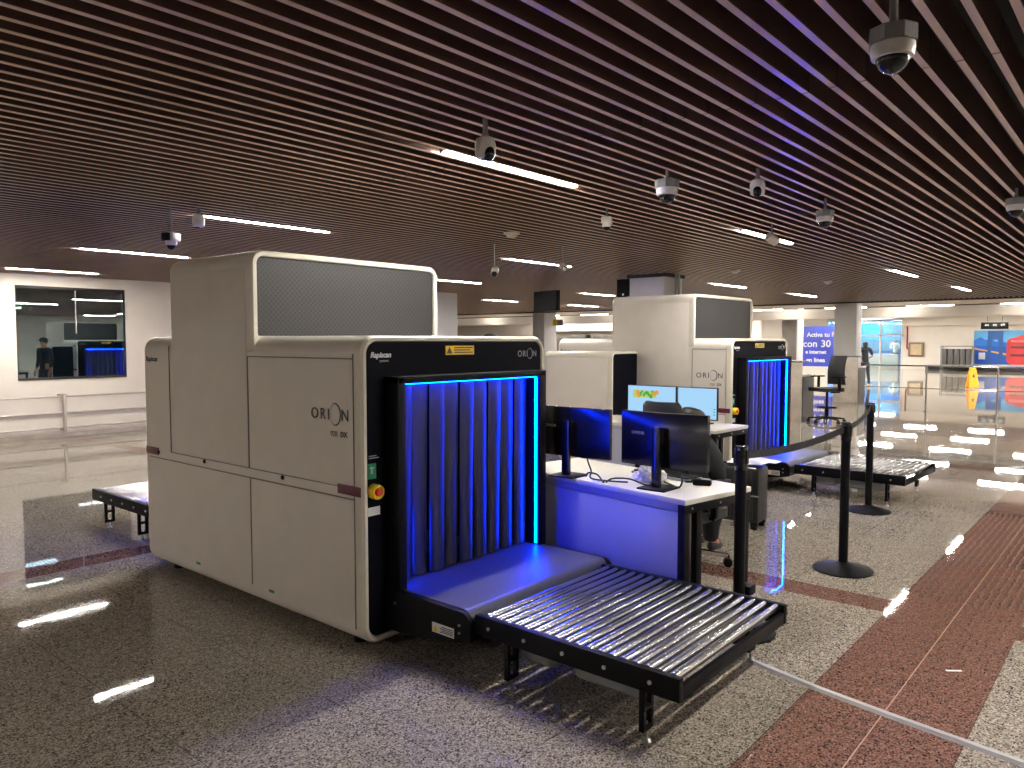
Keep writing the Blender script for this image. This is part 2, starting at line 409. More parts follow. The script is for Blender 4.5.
        p_.prism(rrect(.024, W-.024, .068, .2, .002, 6, .06), 'y', .012, .03)
        p_.box(.024, tx0-.05, .012, .03, .2, tz1+.03).box(tx1+.05, W-.024, .012, .03, .2, tz1+.03)
        fin(p_, 'front_panel', 'navy', smooth=0)
        fr = MB(); fo = .05; y0 = -.085
        fr.box(tx0-fo, tx0, y0, .03, .22, tz1+.035, .006).box(tx1, tx1+fo+.012, y0, .03, .22, tz1+.035, .006)
        fr.box(tx0-fo, tx1+fo+.012, y0, .03, tz1, tz1+.035, .006)
        frame = fin(fr, 'tunnel_frame', 'black')
        for q in ((tx0, tx0+.005, tz0+.012, tz1-.004), (tx1-.005, tx1, tz0+.012, tz1-.004)):
            l_ = MB(); l_.box(q[0], q[1], -.064, -.051, q[2], q[3]); fin(l_, 'led_strip', 'led', frame, 0)
        l_ = MB(); l_.box(tx0+.006, tx1-.006, -.064, -.051, tz1-.004, tz1); fin(l_, 'led_strip', 'led', frame, 0)
        ln = MB(); ln.box(tx0-.01, tx0, .03, LEN/2, tz0-.06, tz1+.01).box(tx1, tx1+.01, .03, LEN/2, tz0-.06, tz1+.01).box(tx0, tx1, .03, LEN/2, tz1, tz1+.01).box(tx0, tx1, LEN/2-.02, LEN/2-.01, tz0-.05, tz1)
        fin(ln, 'tunnel_liner', 'liner', smooth=0)
        # curtain of overlapping lead-rubber strips, each gently bowed
        n = 9; wd = (tx1-tx0-.02)/n
        for i in range(n):
            xs = tx0+.01+i*wd; lean = .006*math.sin(i*2.3); ph = (i % 2)*.006
            loops = []
            for kz in range(7):
                z = tz0+.012+(tz1-tz0-.02)*(1-kz/6)
                lp_ = []
                for q in range(7):
                    u = q/6; yy = -.004+ph+.022*(2*u-1)**2*(.5+.5*(kz/6)) + lean*(kz/6)
                    lp_.append((xs+.004+u*(wd-.006), yy, z))
                loops.append(lp_+[(x, y+.004, z_) for x, y, z_ in reversed(lp_)])
            cs = MB(); cs.loft(loops, True, True); fin(cs, 'curtain_strip', 'rubber', smooth=60)
        if end == 0:
            # belt bed
            bb = MB()
            side = [(.03, .10), (.03, .30), (-.50, .296)] + [(-.50-.055*math.sin(a*PI/12), .241+.055*math.cos(a*PI/12)) for a in range(1, 7)] + [(-.555, .17), (-.50, .155), (-.085, .10)]
            bb.prism([(-0+y, z) for y, z in side], 'x', tx0-.055, tx0-.03).prism(side, 'x', tx1+.03, tx1+.055)
            bb.box(tx0-.03, tx1+.03, -.53, .03, .16, .262)
            bed = fin(bb, 'belt_bed', 'black')
            bl = MB(); top = [(.3, .302), (-.47, .302)] + [(-.49-.05*math.sin(a*PI/16), .252+.05*math.cos(a*PI/16)) for a in range(0, 9)]
            th = [(y, z-.006) if i < 3 else (y+.005, z) for i, (y, z) in enumerate(top)]
            bl.loft([[(x, y, z) for y, z in top] + [(x, y, z) for y, z in reversed(th)] for x in (tx0-.028, tx1+.028)], True, True)
            fin(bl, 'conveyor_belt', 'beltm', smooth=40)
            for y, z in ((-.49, .235), (-.49, .20), (-.06, .24)):
                for xa_, xb_ in ((tx0-.062, tx0-.054), (tx1+.054, tx1+.062)):
                    bo = MB(); bo.cyl((xa_, y, z), (xb_, y, z), .006, seg=10); fin(bo, 'bolt', 'bolt', bed)
            lb = MB(); lb.box(tx0-.057, tx0-.054, -.455, -.315, .165, .21); lab = fin(lb, 'caution_label', 'white', bed, 0)
            lk = MB(); lk.prism([(-.352, .171), (-.322, .171), (-.337, .203)], 'x', tx0-.058, tx0-.0565, mx=None); fin(lk, 'warning_symbol', 'yellow', lab, 0)
            lk = MB()
            for q in range(4): lk.box(tx0-.0578, tx0-.0565, -.448, -.365 - .01*(q % 2), .173+q*.008, .177+q*.008)
            fin(lk, 'printed_lines', 'ink', lab, 0)
        else:
            bl = MB(); bl.box(tx0+.002, tx1-.002, -.03, .3, .27, .30, .008); fin(bl, 'conveyor_belt', 'beltm')
        # controls on the left of the front panel
        es = MB(); es.cyl((.068, .012, .785), (.068, -.02, .785), .036, seg=24, bev=.003)
        es.loft([[(.068+r_*math.cos(2*PI*i/24), y_, .785+r_*math.sin(2*PI*i/24)) for i in range(24)] for r_, y_ in ((.036, -.02), (.034, -.034), (.027, -.034), (.026, -.022))], False, True)
        eo = fin(es, 'emergency_stop', 'yellow')
        es = MB(); es.cyl((.068, -.02, .785), (.068, -.042, .785), .018, seg=20, bev=.005); fin(es, 'stop_button', 'red', eo)
        es = MB(); es.box(.036, .086, .008, .012, .845, .918); go_ = fin(es, 'green_sign', 'green', smooth=0)
        es = MB(); es.box(.054, .058, .006, .0085, .868, .905).box(.047, .074, .006, .0085, .895, .900).box(.062, .066, .006, .0085, .87, .897); fin(es, 'pictogram', 'white', go_, 0)
        es = MB(); es.box(.036, .108, .008, .012, .668, .708); fin(es, 'plate_label', 'white', smooth=0)
        es = MB(); es.box(.045, .105, .009, .012, .942, .946).box(.045, .09, .009, .012, .952, .956); fin(es, 'printed_lines', 'silverink', smooth=0)
        # yellow warning label over the tunnel
        es = MB(); es.box(.555, .77, .0085, .012, 1.428, 1.475); yl_ = fin(es, 'warning_label', 'yellow', smooth=0)
        es = MB(); es.prism([(.562, 1.434), (.605, 1.434), (.5835, 1.470)], 'y', .0072, .009); fin(es, 'warning_symbol', 'ink', yl_, 0)
        es = MB()
        for q in range(3): es.box(.618, .76-.02*(q % 2), .0072, .009, 1.437+q*.0125, 1.443+q*.0125)
        fin(es, 'printed_lines', 'ink', yl_, 0)
        def ftext(name, body, size, m, o, **k_):
            t_ = text(name, body, size, m, R, o, (1, 0, 0), (0, 0, 1), **k_); t_.data.transform(E); return t_
        ftext('maker_lettering', 'Rapiscan', .036, 'whiteink', (.060, .0105, 1.422), shear=.25, bold=.0012)
        ftext('maker_lettering', 'systems', .018, 'silverink', (.115, .0105, 1.40))
        ftext('lettering', 'ORI', .05, 'silverink', (1.14, .0105, 1.41), spacing=1.2)
        ftext('lettering', 'N', .05, 'silverink', (1.277, .0105, 1.41))
        mo = MB(); n = 24
        mo.loft([[(1.253+a_*math.cos(2*PI*i/n)-o_, .0105, 1.427+c_*math.sin(2*PI*i/n)) for i in range(n)] for a_, c_, o_ in ((.025, .032, 0), (.022, .028, .002))], False, False)
        fin(mo, 'ring_emblem', 'silverink', smooth=0)
    for x in (.12, W-.12):
        for y in (.18, LEN-.18):
            q = MB(); q.cyl((x, y, .02), (x, y, .06), .02, seg=12).cyl((x, y, 0), (x, y, .022), .035, seg=16, bev=.004); q.build('levelling_foot', 'black', R)
    if sidebox:
        y0, y1, xb = sidebox
        q = MB()
        def rg(i, y): return [(a, y, b_) for a, b_ in rrect(xb+i, .02, .20+i, 1.385-i, max(.02, .07-i))]
        q.loft([rg(.028, y0+.02), rg(.022, y0), rg(.006, y0), rg(0, y0+.01), rg(0, y1-.01), rg(.006, y1), rg(.022, y1), rg(.028, y1-.02)], False, False)
        sb = q.build('generator_cabinet', 'rim', R)
        for y in (y0+.014, y1-.014):
            q = MB(); q.prism(rrect(xb+.02, .01, .22, 1.365, .05), 'y', y-.004, y+.004); q.build('cabinet_panel', 'navy', sb, smooth=0)
        q = MB(); q.box(xb-.006, xb+.002, y0+.06, y1-.05, .28, 1.31, .006); q.build('cabinet_door', 'cream', sb)
    return R

def roller_conveyor(loc, rz, label, LN=1.0, n=18, legs=None):
    """local x across (0..1.0), local y away from the scanner (0..1.0)"""
    R = empty('roller_conveyor', loc, rz, label, 'conveyor', 'roller conveyors at the scanners')
    WD, zt = 1.03, .292
    legs = legs or (.18, LN-.155)
    for s_ in (0, 1):
        x0 = 0 if s_ == 0 else WD-.03
        q = MB(); q.box(x0, x0+.03, 0, LN, zt-.088, zt, .002)
        q.box(x0+(.026 if s_ == 0 else -.008), x0+(.038 if s_ == 0 else .004), .02, LN-.02, zt-.088, zt-.075)
        rail = q.build('side_rail', 'black', R)
        for i in range(round(5*LN)):
            q = MB(); y = .08+i*.2; xo = 0 if s_ == 0 else WD; d = -1 if s_ == 0 else 1
            q.cyl((xo, y, zt-.045), (xo+.006*d, y, zt-.045), .008, seg=8); q.build('bolt', 'bolt', rail)
    q = MB(); q.box(.03, WD-.03, LN-.022, LN-.002, zt-.088, zt-.035, .002); q.build('end_beam', 'black', R)
    q = MB(); q.box(.03, WD-.03, .0, .02, zt-.088, zt-.04, .002); q.build('end_beam', 'black', R)
    for i in range(n):
        y = .045+i*(LN-.085)/(n-1)
        q = MB(); q.cyl((.034, y, zt-.015), (WD-.034, y, zt-.015), .0175, seg=20, bev=.003)
        o = q.build('roller', 'steel', R)
        q = MB(); q.cyl((.028, y, zt-.018), (.036, y, zt-.018), .013, seg=10).cyl((WD-.036, y, zt-.018), (WD-.028, y, zt-.018), .013, seg=10); q.build('axle', 'black', o)
    for x in (.0, WD-.075):
        for y in legs:
            q = MB(); z1 = zt-.07; zb = .045
            yy0, yy1 = y-.011, y+.011
            q.box(x, x+.02, yy0, yy1, zb, z1, .002).box(x+.055, x+.075, yy0, yy1, zb, z1, .002)
            for za, zc in ((zb, zb+.02), ((zb+z1)/2-.008, (zb+z1)/2+.008), (z1-.03, z1)): q.box(x+.018, x+.057, yy0, yy1, za, zc)
            lg = q.build('leg', 'black', R)
            q = MB(); q.cyl((x+.0375, y, .006), (x+.0375, y, zb+.03), .006, seg=10).cyl((x+.0375, y, 0), (x+.0375, y, .012), .02, r2=.012, seg=16); q.build('foot', 'bolt', lg)
    q = MB(); q.box(.05, WD-.05, .34, .37, zt-.10, zt-.07).box(.05, WD-.05, .62, .65, zt-.10, zt-.07); q.build('cross_beam', 'black', R)
    for y0, y1 in ((.17, .36), (.46, .80)):
        q = MB(); q.loft([[(a, b_, z) for a, b_ in rrect(.42+i, .93-i, y0+i, y1-i, .03)] for i, z in ((.02, .105), (0, .12), (0, .196), (.008, .196), (.02, .125))]); q.build('under_tray', 'tray', R)
    return R

SEAM1 = [(.062, .985, 1.413, 1.419), (.985, .991, .80, 1.419), (.985, 1.90, .797, .802), (1.90, 1.906, .80, 1.47), (.06, LEN-.06, .744, .750), (.975, .981, .15, .745), (.061, .064, .12, 1.44), (.06, .985, .797, .801)]
s1 = scanner((2.235, 2.82, 0), 0, .925, 1.87, 'large cream and black baggage scanner in the foreground, blue-lit curtain tunnel facing the rollers', '928', None, SEAM1)
SEAM2 = [(.062, .45, 1.413, 1.419), (.445, .451, .80, 1.419), (.445, 1.36, .797, .802), (1.36, 1.366, .80, 1.47), (.06, LEN-.06, .744, .750), (.975, .981, .15, .745), (.061, .064, .12, 1.44), (.06, .985, .797, .801)]
s2 = scanner((7.30, 3.29, 0), math.radians(-2), .43, 1.47, 'second cream baggage scanner farther back behind the desks, with cabinet on its side', '928', (1.12, 2.06, -.50), SEAM2)
roller_conveyor((3.435, 2.262, 0), PI, 'near black roller conveyor with shiny steel rollers in front of the foreground scanner')
roller_conveyor((2.47, 5.17, 0), 0, 'roller conveyor at the back of the foreground scanner, partly hidden behind it', 1.46, 26, (.62, 1.22))
def m2(x, y): a = math.radians(-2); return (7.30+x*math.cos(a)-y*math.sin(a), 3.29+x*math.sin(a)+y*math.cos(a), 0)
roller_conveyor(m2(1.175, -.60), PI+math.radians(-2), 'far roller conveyor behind the two belt posts, at the second scanner')
roller_conveyor(m2(.165, LEN+.095), math.radians(-2), 'roller conveyor at the hidden back end of the second scanner', 1.46, 26, (.4, 1.22))

# ------------------------------------------------------------------ ceiling lights
def light(x0, y, L, label, group=None, z=CZ, lit='lamp'):
    y = Y00+PITCH/2+PITCH*round((y-2.93)/PITCH)
    L -= .04; x0 += .02
    R = empty('ceiling_light', (x0+L/2, y, z), 0, label, 'light', group or 'linear ceiling lights')
    q = MB(); q.box(-L/2-.008, L/2+.008, -.034, -.028, .004, .06).box(-L/2-.008, L/2+.008, .028, .034, .004, .06).box(-L/2-.008, L/2+.008, -.034, .034, .05, .08).box(-L/2-.008, -L/2, -.034, .034, .012, .06).box(L/2, L/2+.008, -.034, .034, .012, .06)
    q.build('housing', 'camw', R, smooth=0)
    q = MB(); q.box(-L/2, L/2, -.022, .022, -.003, .04, .003); q.build('diffuser', lit, R)
LT = 1.2
light(2.89, 2.93, LT, 'nearest lit ceiling tube, above the foreground scanner with a bell camera before it')
light(3.06, 5.90, 1.25, 'lit ceiling tube with a grey bell camera touching its left end')
light(3.28, 8.93, 1.22, 'lit ceiling tube between the other two tubes near the left wall')
light(3.49, 12.10, 1.21, 'lit ceiling tube nearest the left wall, right above the observation window')
light(7.12, 6.09, 1.27, 'lit ceiling tube past the foreground hood, small camera at its right end')
light(6.72, 2.97, 1.17, 'lit ceiling tube above the second scanner with a white camera overlapping it')
light(11.9, 2.96, 1.28, 'short-looking lit tube right of the pillars on the far ceiling, nearer of the two')
light(13.75, 12.5, 1.2, 'far lit tube above the hanging black display, left of it')
light(13.25, 9.25, 1.15, 'far lit tube right of the hanging black display, upper of two')
light(13.3, 12.2, 1.3, 'far lit tube right of the hanging black display, lower of two') if 0 else None
light(12.55, 6.0, 1.28, 'far lit tube above the second scanner hood')
light(16.3, 6.0, 1.4, 'small far lit tube left of the big pillar')
light(16.2, 2.96, 1.35, 'small far lit tube rightmost on the far ceiling')
light(17.2, 12.6, 1.4, 'tiny far lit tube just above the bulkhead, under the hanging display')
light(17.6, 9.3, 1.15, 'far lit tube right of the hanging black display, lower of two')
for x in (2.9, 6.7, 11.9, 16.2):
    for y in (-.07, -3.1, -6.1): light(x, y, LT, 'lit ceiling tube outside the photo frame to the right', 'ceiling tubes beyond the frame')
for y in (2.93, 5.9, 8.93, 12.1): light(-4.9, y, LT, 'added ceiling tube out of view on the left, lighting the scanner side', 'added ceiling tubes out of view on the left')  # unseen tubes added to brighten the long side of the near scanner
light(8.6, 9.1, LT, 'lit ceiling tube hidden from view behind the foreground scanner hood')
light(8.9, 12.2, LT, 'lit ceiling tube hidden from view near the end of the left wall')

# ------------------------------------------------------------------ ceiling cameras
def stemmed(x, y, z, kind, label, sc=1., aim=0., name='ceiling_camera'):
    R = empty(name, (x, y, z), aim, label, 'camera', 'security cameras under the ceiling')
    top = CZ+.02-z
    if kind == 'dome':      # octagonal mount box, white collar, smoked dome
        q = MB(); q.cyl((0, 0, .05*sc), (0, 0, top), .011, seg=12).cyl((0, 0, .05*sc), (0, 0, .075*sc), .022*sc, r2=.012, seg=12); q.build('stem', 'camg', R)
        q = MB(); q.prism([(.062*sc*math.cos(PI/4*i+PI/8)*(1.05), .062*sc*math.sin(PI/4*i+PI/8)) for i in range(8)], 'z', .012*sc, .052*sc); q.build('mount_box', 'camg', R, smooth=0)
        q = MB(); q.lathe([(.054*sc, .014*sc), (.056*sc, 0), (.052*sc, -.022*sc), (.043*sc, -.024*sc), (.043*sc, -.018*sc)]); q.build('housing', 'camw', R)
        q = MB(); q.sphere((0, 0, -.022*sc), .042*sc, sc=(1, 1, 1)); q.build('dome', 'dome', R)
    elif kind == 'bell':    # turned bell housing with a lens ball showing
        q = MB(); q.cyl((0, 0, .05*sc), (0, 0, top), .012, seg=12).cyl((0, 0, .05*sc), (0, 0, .085*sc), .024*sc, r2=.012, seg=12); q.build('stem', 'camg', R)
        q = MB(); q.lathe([(.022*sc, .062*sc), (.046*sc, .05*sc), (.054*sc, .02*sc), (.052*sc, -.02*sc), (.046*sc, -.045*sc), (.03*sc, -.052*sc), (.012*sc, -.05*sc)]); q.build('housing', 'camw', R)
        q = MB(); q.sphere((.026*sc, 0, -.024*sc), .036*sc, sc=(1, .9, 1.15)); q.build('lens', 'dome', R)
    elif kind == 'box':     # boxy camera on a long thin rod with small dome below
        q = MB(); q.cyl((0, 0, .04*sc), (0, 0, top), .008, seg=10); q.build('stem', 'camg', R)
        q = MB(); q.box(-.05*sc, .05*sc, -.04*sc, .04*sc, 0, .05*sc, .006); q.build('housing', 'camw', R)
        q = MB(); q.lathe([(.036*sc, .002), (.038*sc, -.012*sc), (.03*sc, -.03*sc)]); q.build('collar', 'camw', R)
        q = MB(); q.sphere((0, 0, -.03*sc), .028*sc); q.build('dome', 'dome', R)
        q = MB(); q.box(-.075*sc, -.048*sc, -.025*sc, .025*sc, -.005*sc, .045*sc, .004); q.build('side_box', 'black', R)
    elif kind == 'bullet':  # short bullet camera under a ball joint
        q = MB(); q.cyl((0, 0, .03*sc), (0, 0, top), .009, seg=10).sphere((0, 0, .03*sc), .018*sc); q.build('stem', 'camg', R)
        q = MB(); d = Vector((-.09, -.02, -.05))*sc; q.cyl(-d*.45, d*.5, .036*sc, seg=20, bev=.008*sc); q.build('housing', 'camw', R)
        q = MB(); q.cyl(d*.48, d*.54, .028*sc, seg=18); q.build('lens', 'dome', R)
    return R
stemmed(2.58, 2.355, 2.365, 'bell', 'bell-shaped camera in front of the nearest ceiling tube', .9, math.radians(-105))
stemmed(4.03, 2.235, 2.38, 'dome', 'white dome camera with grey mount above the space between the two scanners', 1.15)
stemmed(4.42, 1.85, 2.405, 'bell', 'small bell camera between the two grey-mounted dome cameras', .85, math.radians(200))
stemmed(5.66, 1.865, 2.378, 'dome', 'dome camera with grey mount, above the belt posts and right of the bell camera', 1.05, .4)
stemmed(2.35, .60, 2.315, 'dome', 'nearest and biggest dome camera at the upper right corner', 1.05, .3)
stemmed(6.1, .765, 2.395, 'dome', 'dome camera cut off by the right picture edge', 1.05, .2)
stemmed(2.72, 5.67, 2.25, 'box', 'boxy white camera on a thin rod, over the left rear of the foreground scanner', 1.15, .6)
stemmed(2.87, 5.54, 2.40, 'bell', 'grey bell camera touching the left end of a ceiling tube', .85, math.radians(100))
stemmed(5.95, 5.30, 2.22, 'bullet', 'round bullet camera on a thin rod, right of the foreground hood', 1.1, .4)
stemmed(4.98, 3.28, 2.405, 'box', 'small white box camera under the slats, above the dark monitors', .95, 3.6)
stemmed(6.6, 4.90, 2.30, 'bullet', 'small white camera at the right end of the tube past the foreground hood', 1.0, .9)
stemmed(6.5, 2.585, 2.38, 'bullet', 'white camera overlapping the tube above the second scanner', 1.1, 2.4)
def detector(x, y, label):
    R = empty('smoke_detector', (x, y, CZ), 0, label, 'smoke detector', 'smoke detectors on the slats')
    q = MB(); q.lathe([(.075, 0), (.075, -.012), (.055, -.022)]); q.build('base', 'camw', R)
    q = MB(); q.lathe([(.052, -.02), (.046, -.04), (.02, -.046)]); q.build('sensor_head', 'camw', R)
detector(5.4, 4.6, 'flat white smoke detector under the slats left of the small box camera')
detector(10.3, 4.62, 'flat smoke detector above the second scanner hood')
detector(13.2, 4.28, 'flat smoke detector between the second scanner hood and the big pillar')

# ------------------------------------------------------------------ near desk
DA = math.radians(-10)
D1 = (3.442, 1.785)      # near left corner of the top
def desk(loc, rz, L, Wd, H, label, blind=True):
    R = empty('desk', loc, rz, label, 'desk', 'operator desks')
    q = MB(); q.box(0, Wd, 0, L, H-.028, H, .003); q.build('desktop', 'desk', R)
    if blind:
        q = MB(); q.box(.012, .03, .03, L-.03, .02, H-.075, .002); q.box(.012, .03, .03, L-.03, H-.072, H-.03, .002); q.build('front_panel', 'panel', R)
    for y in (.004, L-.05):
        q = MB(); q.box(.0, Wd, y, y+.045, H-.075, H-.029, .003); fr = q.build('end_frame', 'black', R)
        for b_ in (.06, .3, .52):
            q = MB(); q.cyl((b_, y-.003, H-.05), (b_, y+.001, H-.05), .006, seg=8); q.build('bolt', 'bolt', fr)
    for x in (.0, .10, Wd-.055):
        for y in (.004, L-.05):
            if x == .10 and y > .1: continue
            q = MB(); q.box(x, x+.045, y, y+.045, .0, H-.07, .003); q.build('leg', 'black', R)
    q = MB(); q.box(.052, .062, .01, .04, .02, H-.08); q.build('edge_strip', 'chrome', R)
    q = MB(); q.box(.02, Wd-.02, L-.05, L-.03, .3, .34).box(Wd-.05, Wd-.02, .05, L-.05, H-.075, H-.03); q.build('beam', 'black', R)
    return R
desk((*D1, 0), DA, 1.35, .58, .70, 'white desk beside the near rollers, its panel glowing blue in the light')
def dl(x, y, z=0.):      # desk coordinates to world
    return (D1[0]+x*math.cos(DA)-y*math.sin(DA), D1[1]+x*math.sin(DA)+y*math.cos(DA), z)

def monitor(loc, rz, w, h, zb, label, curved, dx=.0):
    """panel plane normal +x is the screen side; the stand is on the -x side"""
    R = empty('monitor', loc, rz, label, 'monitor', 'dark monitors seen from behind')
    n = 12; fr = []; bk = []
    def px(u): return curved*(2*u-1)**2
    pts = [(px(i/n), -w/2+w*i/n) for i in range(n+1)]
    q = MB(); loops = []
    for z, ins in ((zb, .004), (zb+.006, 0), (zb+h-.006, 0), (zb+h, .004)):
        loops.append([(x+.012-ins, y*(1-ins), z) for x, y in pts] + [(x-.016+ins, y*(1-ins), z) for x, y in reversed(pts)])
    q.loft(loops); q.build('display_case', 'blackgloss', R)
    q = MB(); q.loft([[(x-.016-d, y*k_, zb+h/2+(z_-.5)*h*kz) for x, y in pts for z_ in (0,)][:0] or [(x-.014-d, y*k_, z) for x, y in pts] for d, k_, z in ((.0, .8, zb+.03), (.018, .6, zb+.06), (.022, .5, zb+h*.55), (0, .8, zb+h*.85))], False, False, closed=False) if False else q.box(-.045, -.012, -.03, .03, zb+h*.45, zb+h*.72, .006)
    q.build('rear_cover', 'blackgloss', R)
    q = MB(); q.loft([[(x+.0125, y*.97, zb+.012) for x, y in pts], [(x+.0125, y*.97, zb+h-.012) for x, y in pts]], False, False, closed=False); q.build('screen', 'dome', R)
    q = MB(); q.box(-.075, -.045, -.026, .026, .008, zb+h*.76, .008); q.build('stand_column', 'blackgloss', R)
    q = MB(); q.box(-.125, .05, -.085, .085, 0, .010, .004); q.build('stand_base', 'black', R)
    sl = (px(.86)-px(.66))/(w*.2)
    text('back_lettering', 'OMEN', .024, 'silverink', R, (px(.86)-.0178, w*.36, zb+h*.58), (-sl, -1, 0), (0, 0, 1), spacing=1.35)
    return R
monitor((3.665, 2.045, .70), 0, .525, .30, .11, 'dark curved monitor seen from behind on the white desk, right one of the pair', .022)
monitor((3.665, 2.65, .70), math.radians(2), .525, .295, .112, 'dark monitor seen from behind on the white desk, left one, next to the scanner', .012)
# things lying on the desk
o = MB()
q = empty('keyboard', dl(.465, .50, .70), DA, 'dark keyboard lying on the white desk under the monitors', 'keyboard')
m_ = MB(); m_.box(-.07, .07, -.21, .21, 0, .016, .004); m_.build('case', 'tray', q)
m_ = MB()
for i in range(5):
    for j in range(15): m_.box(-.062+i*.0255, -.042+i*.0255, -.2+j*.0268, -.178+j*.0268, .014, .024, .002)
m_.build('keys', 'black', q)
q = empty('radio_handset', dl(.40, .20, .70), DA+.5, 'small black two-way radio lying on the white desk near its right end', 'radio')
m_ = MB(); m_.box(-.028, .028, -.055, .045, 0, .034, .008); m_.build('body', 'black', q)
m_ = MB(); m_.cyl((-.015, .045, .018), (-.015, .085, .016), .006, seg=10).cyl((.012, .045, .02), (.012, .057, .02), .008, seg=12); m_.build('antenna', 'black', q)
m_ = MB(); m_.box(-.018, .018, -.045, .0, .033, .036, .001); m_.build('speaker_grille', 'tray', q)
# crumpled tissue
t = bmesh.new(); bmesh.ops.create_icosphere(t, subdivisions=4, radius=.06)
from mathutils import noise as mn
for v in t.verts:
    d = v.co.normalized(); a = mn.noise(d*2.7+Vector((3, 1, 5)))*.55+abs(mn.noise(d*7))*.45
    v.co = d*.062*(1+a); v.co.z = max(-.01, v.co.z*1.15)
    v.co.y *= 1.15
m_ = MB(); m_._merge(t); tis = m_.build('crumpled_tissue', 'tissue', None, dl(.29, .475, .715), (0, 0, .4), smooth=0)
tag(tis, 'crumpled white tissue on the desk left of the right monitor stand', 'tissue')
def cable(name, pts, r, label):
    m_ = MB(); m_.tube(bez(pts, 8), r, 8); return tag(m_.build(name, 'cable'), label, 'cable', 'cables on the white desk')
zz = .706
cable('monitor_cable', [dl(.14, .82, .86), dl(.11, .80, .80), dl(.10, .76, .74), dl(.06, .72, zz), dl(.07, .60, zz), dl(.13, .5, zz)], .005, 'black cable looping down from the left monitor on the white desk')
cable('monitor_cable', [dl(.09, .79, zz), dl(.04, .72, .74), dl(.05, .66, .735), dl(.03, .60, zz), dl(.025, .585, zz)], .005, 'short arched black cable beside the left monitor stand')
cable('monitor_cable', [dl(.03, .575, zz), dl(.05, .54, .73), dl(.09, .45, .735), dl(.11, .36, .715), dl(.16, .29, zz)], .005, 'black cable running along the desk to the right monitor stand')
cable('monitor_cable', [dl(.20, .2, .82), dl(.19, .17, .76), dl(.23, .22, zz), dl(.26, .30, zz), dl(.3, .38, zz)], .005, 'black cable hanging under the right monitor beside its stand')

# ------------------------------------------------------------------ second desk and its screens
desk((6.03, 2.85, 0), math.radians(-2), 1.45, .62, .735, 'white desk in front of the second scanner carrying the lit screens')
def lit_monitor(y, w, label, image):
    R = empty('monitor', (6.42, y, .735), 0, label, 'monitor', 'lit monitors showing scans')
    h, zb = .30, .04
    q = MB(); q.box(-.008, .02, -w/2, w/2, zb, zb+h, .003); q.build('display_case', 'blackgloss', R)
    q = MB(); q.box(-.0105, -.0085, -w/2+.008, w/2-.008, zb+.012, zb+h-.008); scn = q.build('screen', 'screenlit', R, smooth=0)
    if image:
        cols = dict(green=emit('scan_green', (.06, .38, .10), .5), orange=emit('scan_orange', (.75, .34, .06), .5), yellow=emit('scan_lime', (.5, .62, .12), .5))
        rnd = random.Random(3)
        lime = MB(); lime.box(-.0122, -.0112, -.055, .20, zb+h*.60, zb+h*.83, 0); lime.build('scan_image', cols['yellow'], scn, smooth=0)
        for cn, nn in (('green', 16), ('orange', 8)):
            bl = MB()
            for i in range(nn):
                yy = rnd.uniform(-.07, .17) if cn == 'green' else rnd.choice((rnd.uniform(.11, .175), rnd.uniform(-.07, -.01)))
                z_ = zb+h*rnd.uniform(.63, .80); r_ = rnd.uniform(.008, .02)
                bl.cyl((-.0126-.0002*(cn == 'orange'), yy, z_), (-.0121, yy, z_), r_, seg=9)
            bl.build('scan_image', cols[cn], scn, smooth=0)
    else:
        bl = MB(); [bl.box(-.0122, -.0110, -.18, -.165, zb+.05+i*.025, zb+.06+i*.025) for i in range(3)]; bl.build('screen_icons', emit('icon_teal', (.05, .3, .35), .5), scn, smooth=0)
    q = MB(); q.box(.02, .05, -.03, .03, 0, zb+.2, .004).box(-.06, .12, -.11, .11, 0, .01, .003); q.build('stand', 'black', R)
lit_monitor(3.70, .53, 'lit pale blue screen showing a green and orange baggage scan, left of the pair', True)
lit_monitor(3.222, .40, 'lit plain pale blue screen, right of the pair on the far desk', False)

# ------------------------------------------------------------------ belt posts
def stanchion(x, y, h, label, lean=0., disc=True):
    R = empty('belt_post', (x, y, 0), 0, label, 'stanchion', 'black belt barrier posts')
    q = MB()
    q.lathe([(.185, 0), (.187, .008), (.175, .016), (.06, .042), (.038, .052), (.03, .056)]); q.build('base', 'black', R)
    q = MB(); q.cyl((0, 0, .05), (0, 0, h-.12), .029, seg=24); q.build('pole', 'black', R)
    q = MB(); q.cyl((0, 0, h-.125), (0, 0, h), .033, seg=24, bev=.005); hd = q.build('belt_head', 'blackgloss', R)
    q = MB(); q.box(-.012, .012, -.036, -.031, h-.09, h-.02).box(-.012, .012, .031, .036, h-.09, h-.02).box(-.04, -.034, -.012, .012, h-.09, h-.02).box(.031, .036, -.012, .012, h-.09, h-.02); q.build('belt_slot', 'black', hd)
    return R
P1, P2, P3 = (3.70, 1.61), (5.146, 1.53), (7.10, 1.91)
st1 = stanchion(*P1, .965, 'black belt post nearest the camera, standing by the white desk')
st2 = stanchion(*P2, .975, 'black belt post in the middle with its round base in full view')
st3 = stanchion(*P3, .96, 'black belt post farthest back, in front of the far roller conveyor')
q = MB(); q.box(.02, .10, -.05, .01, .185, .235, .004); q.build('bracket', 'black', st1)
def belt(par, a, b, za, zb, sag):
    a, b = Vector((*a, 0)), Vector((*b, 0)); d = (b-a).normalized(); a = a+d*.036; b = b-d*.036
    n = Vector((-d.y, d.x, 0))*.0012; q = MB(); loops = []
    for i in range(17):
        u = i/16; p = a.lerp(b, u); z = za+(zb-za)*u-sag*4*u*(1-u)
        loops.append([p+n+Vector((0, 0, z+.021)), p-n+Vector((0, 0, z+.021)), p-n+Vector((0, 0, z-.021)), p+n+Vector((0, 0, z-.021))])
    q.loft(loops); o = q.build('belt', 'dkcloth', par); o.location = -Vector(par.location)
    return o
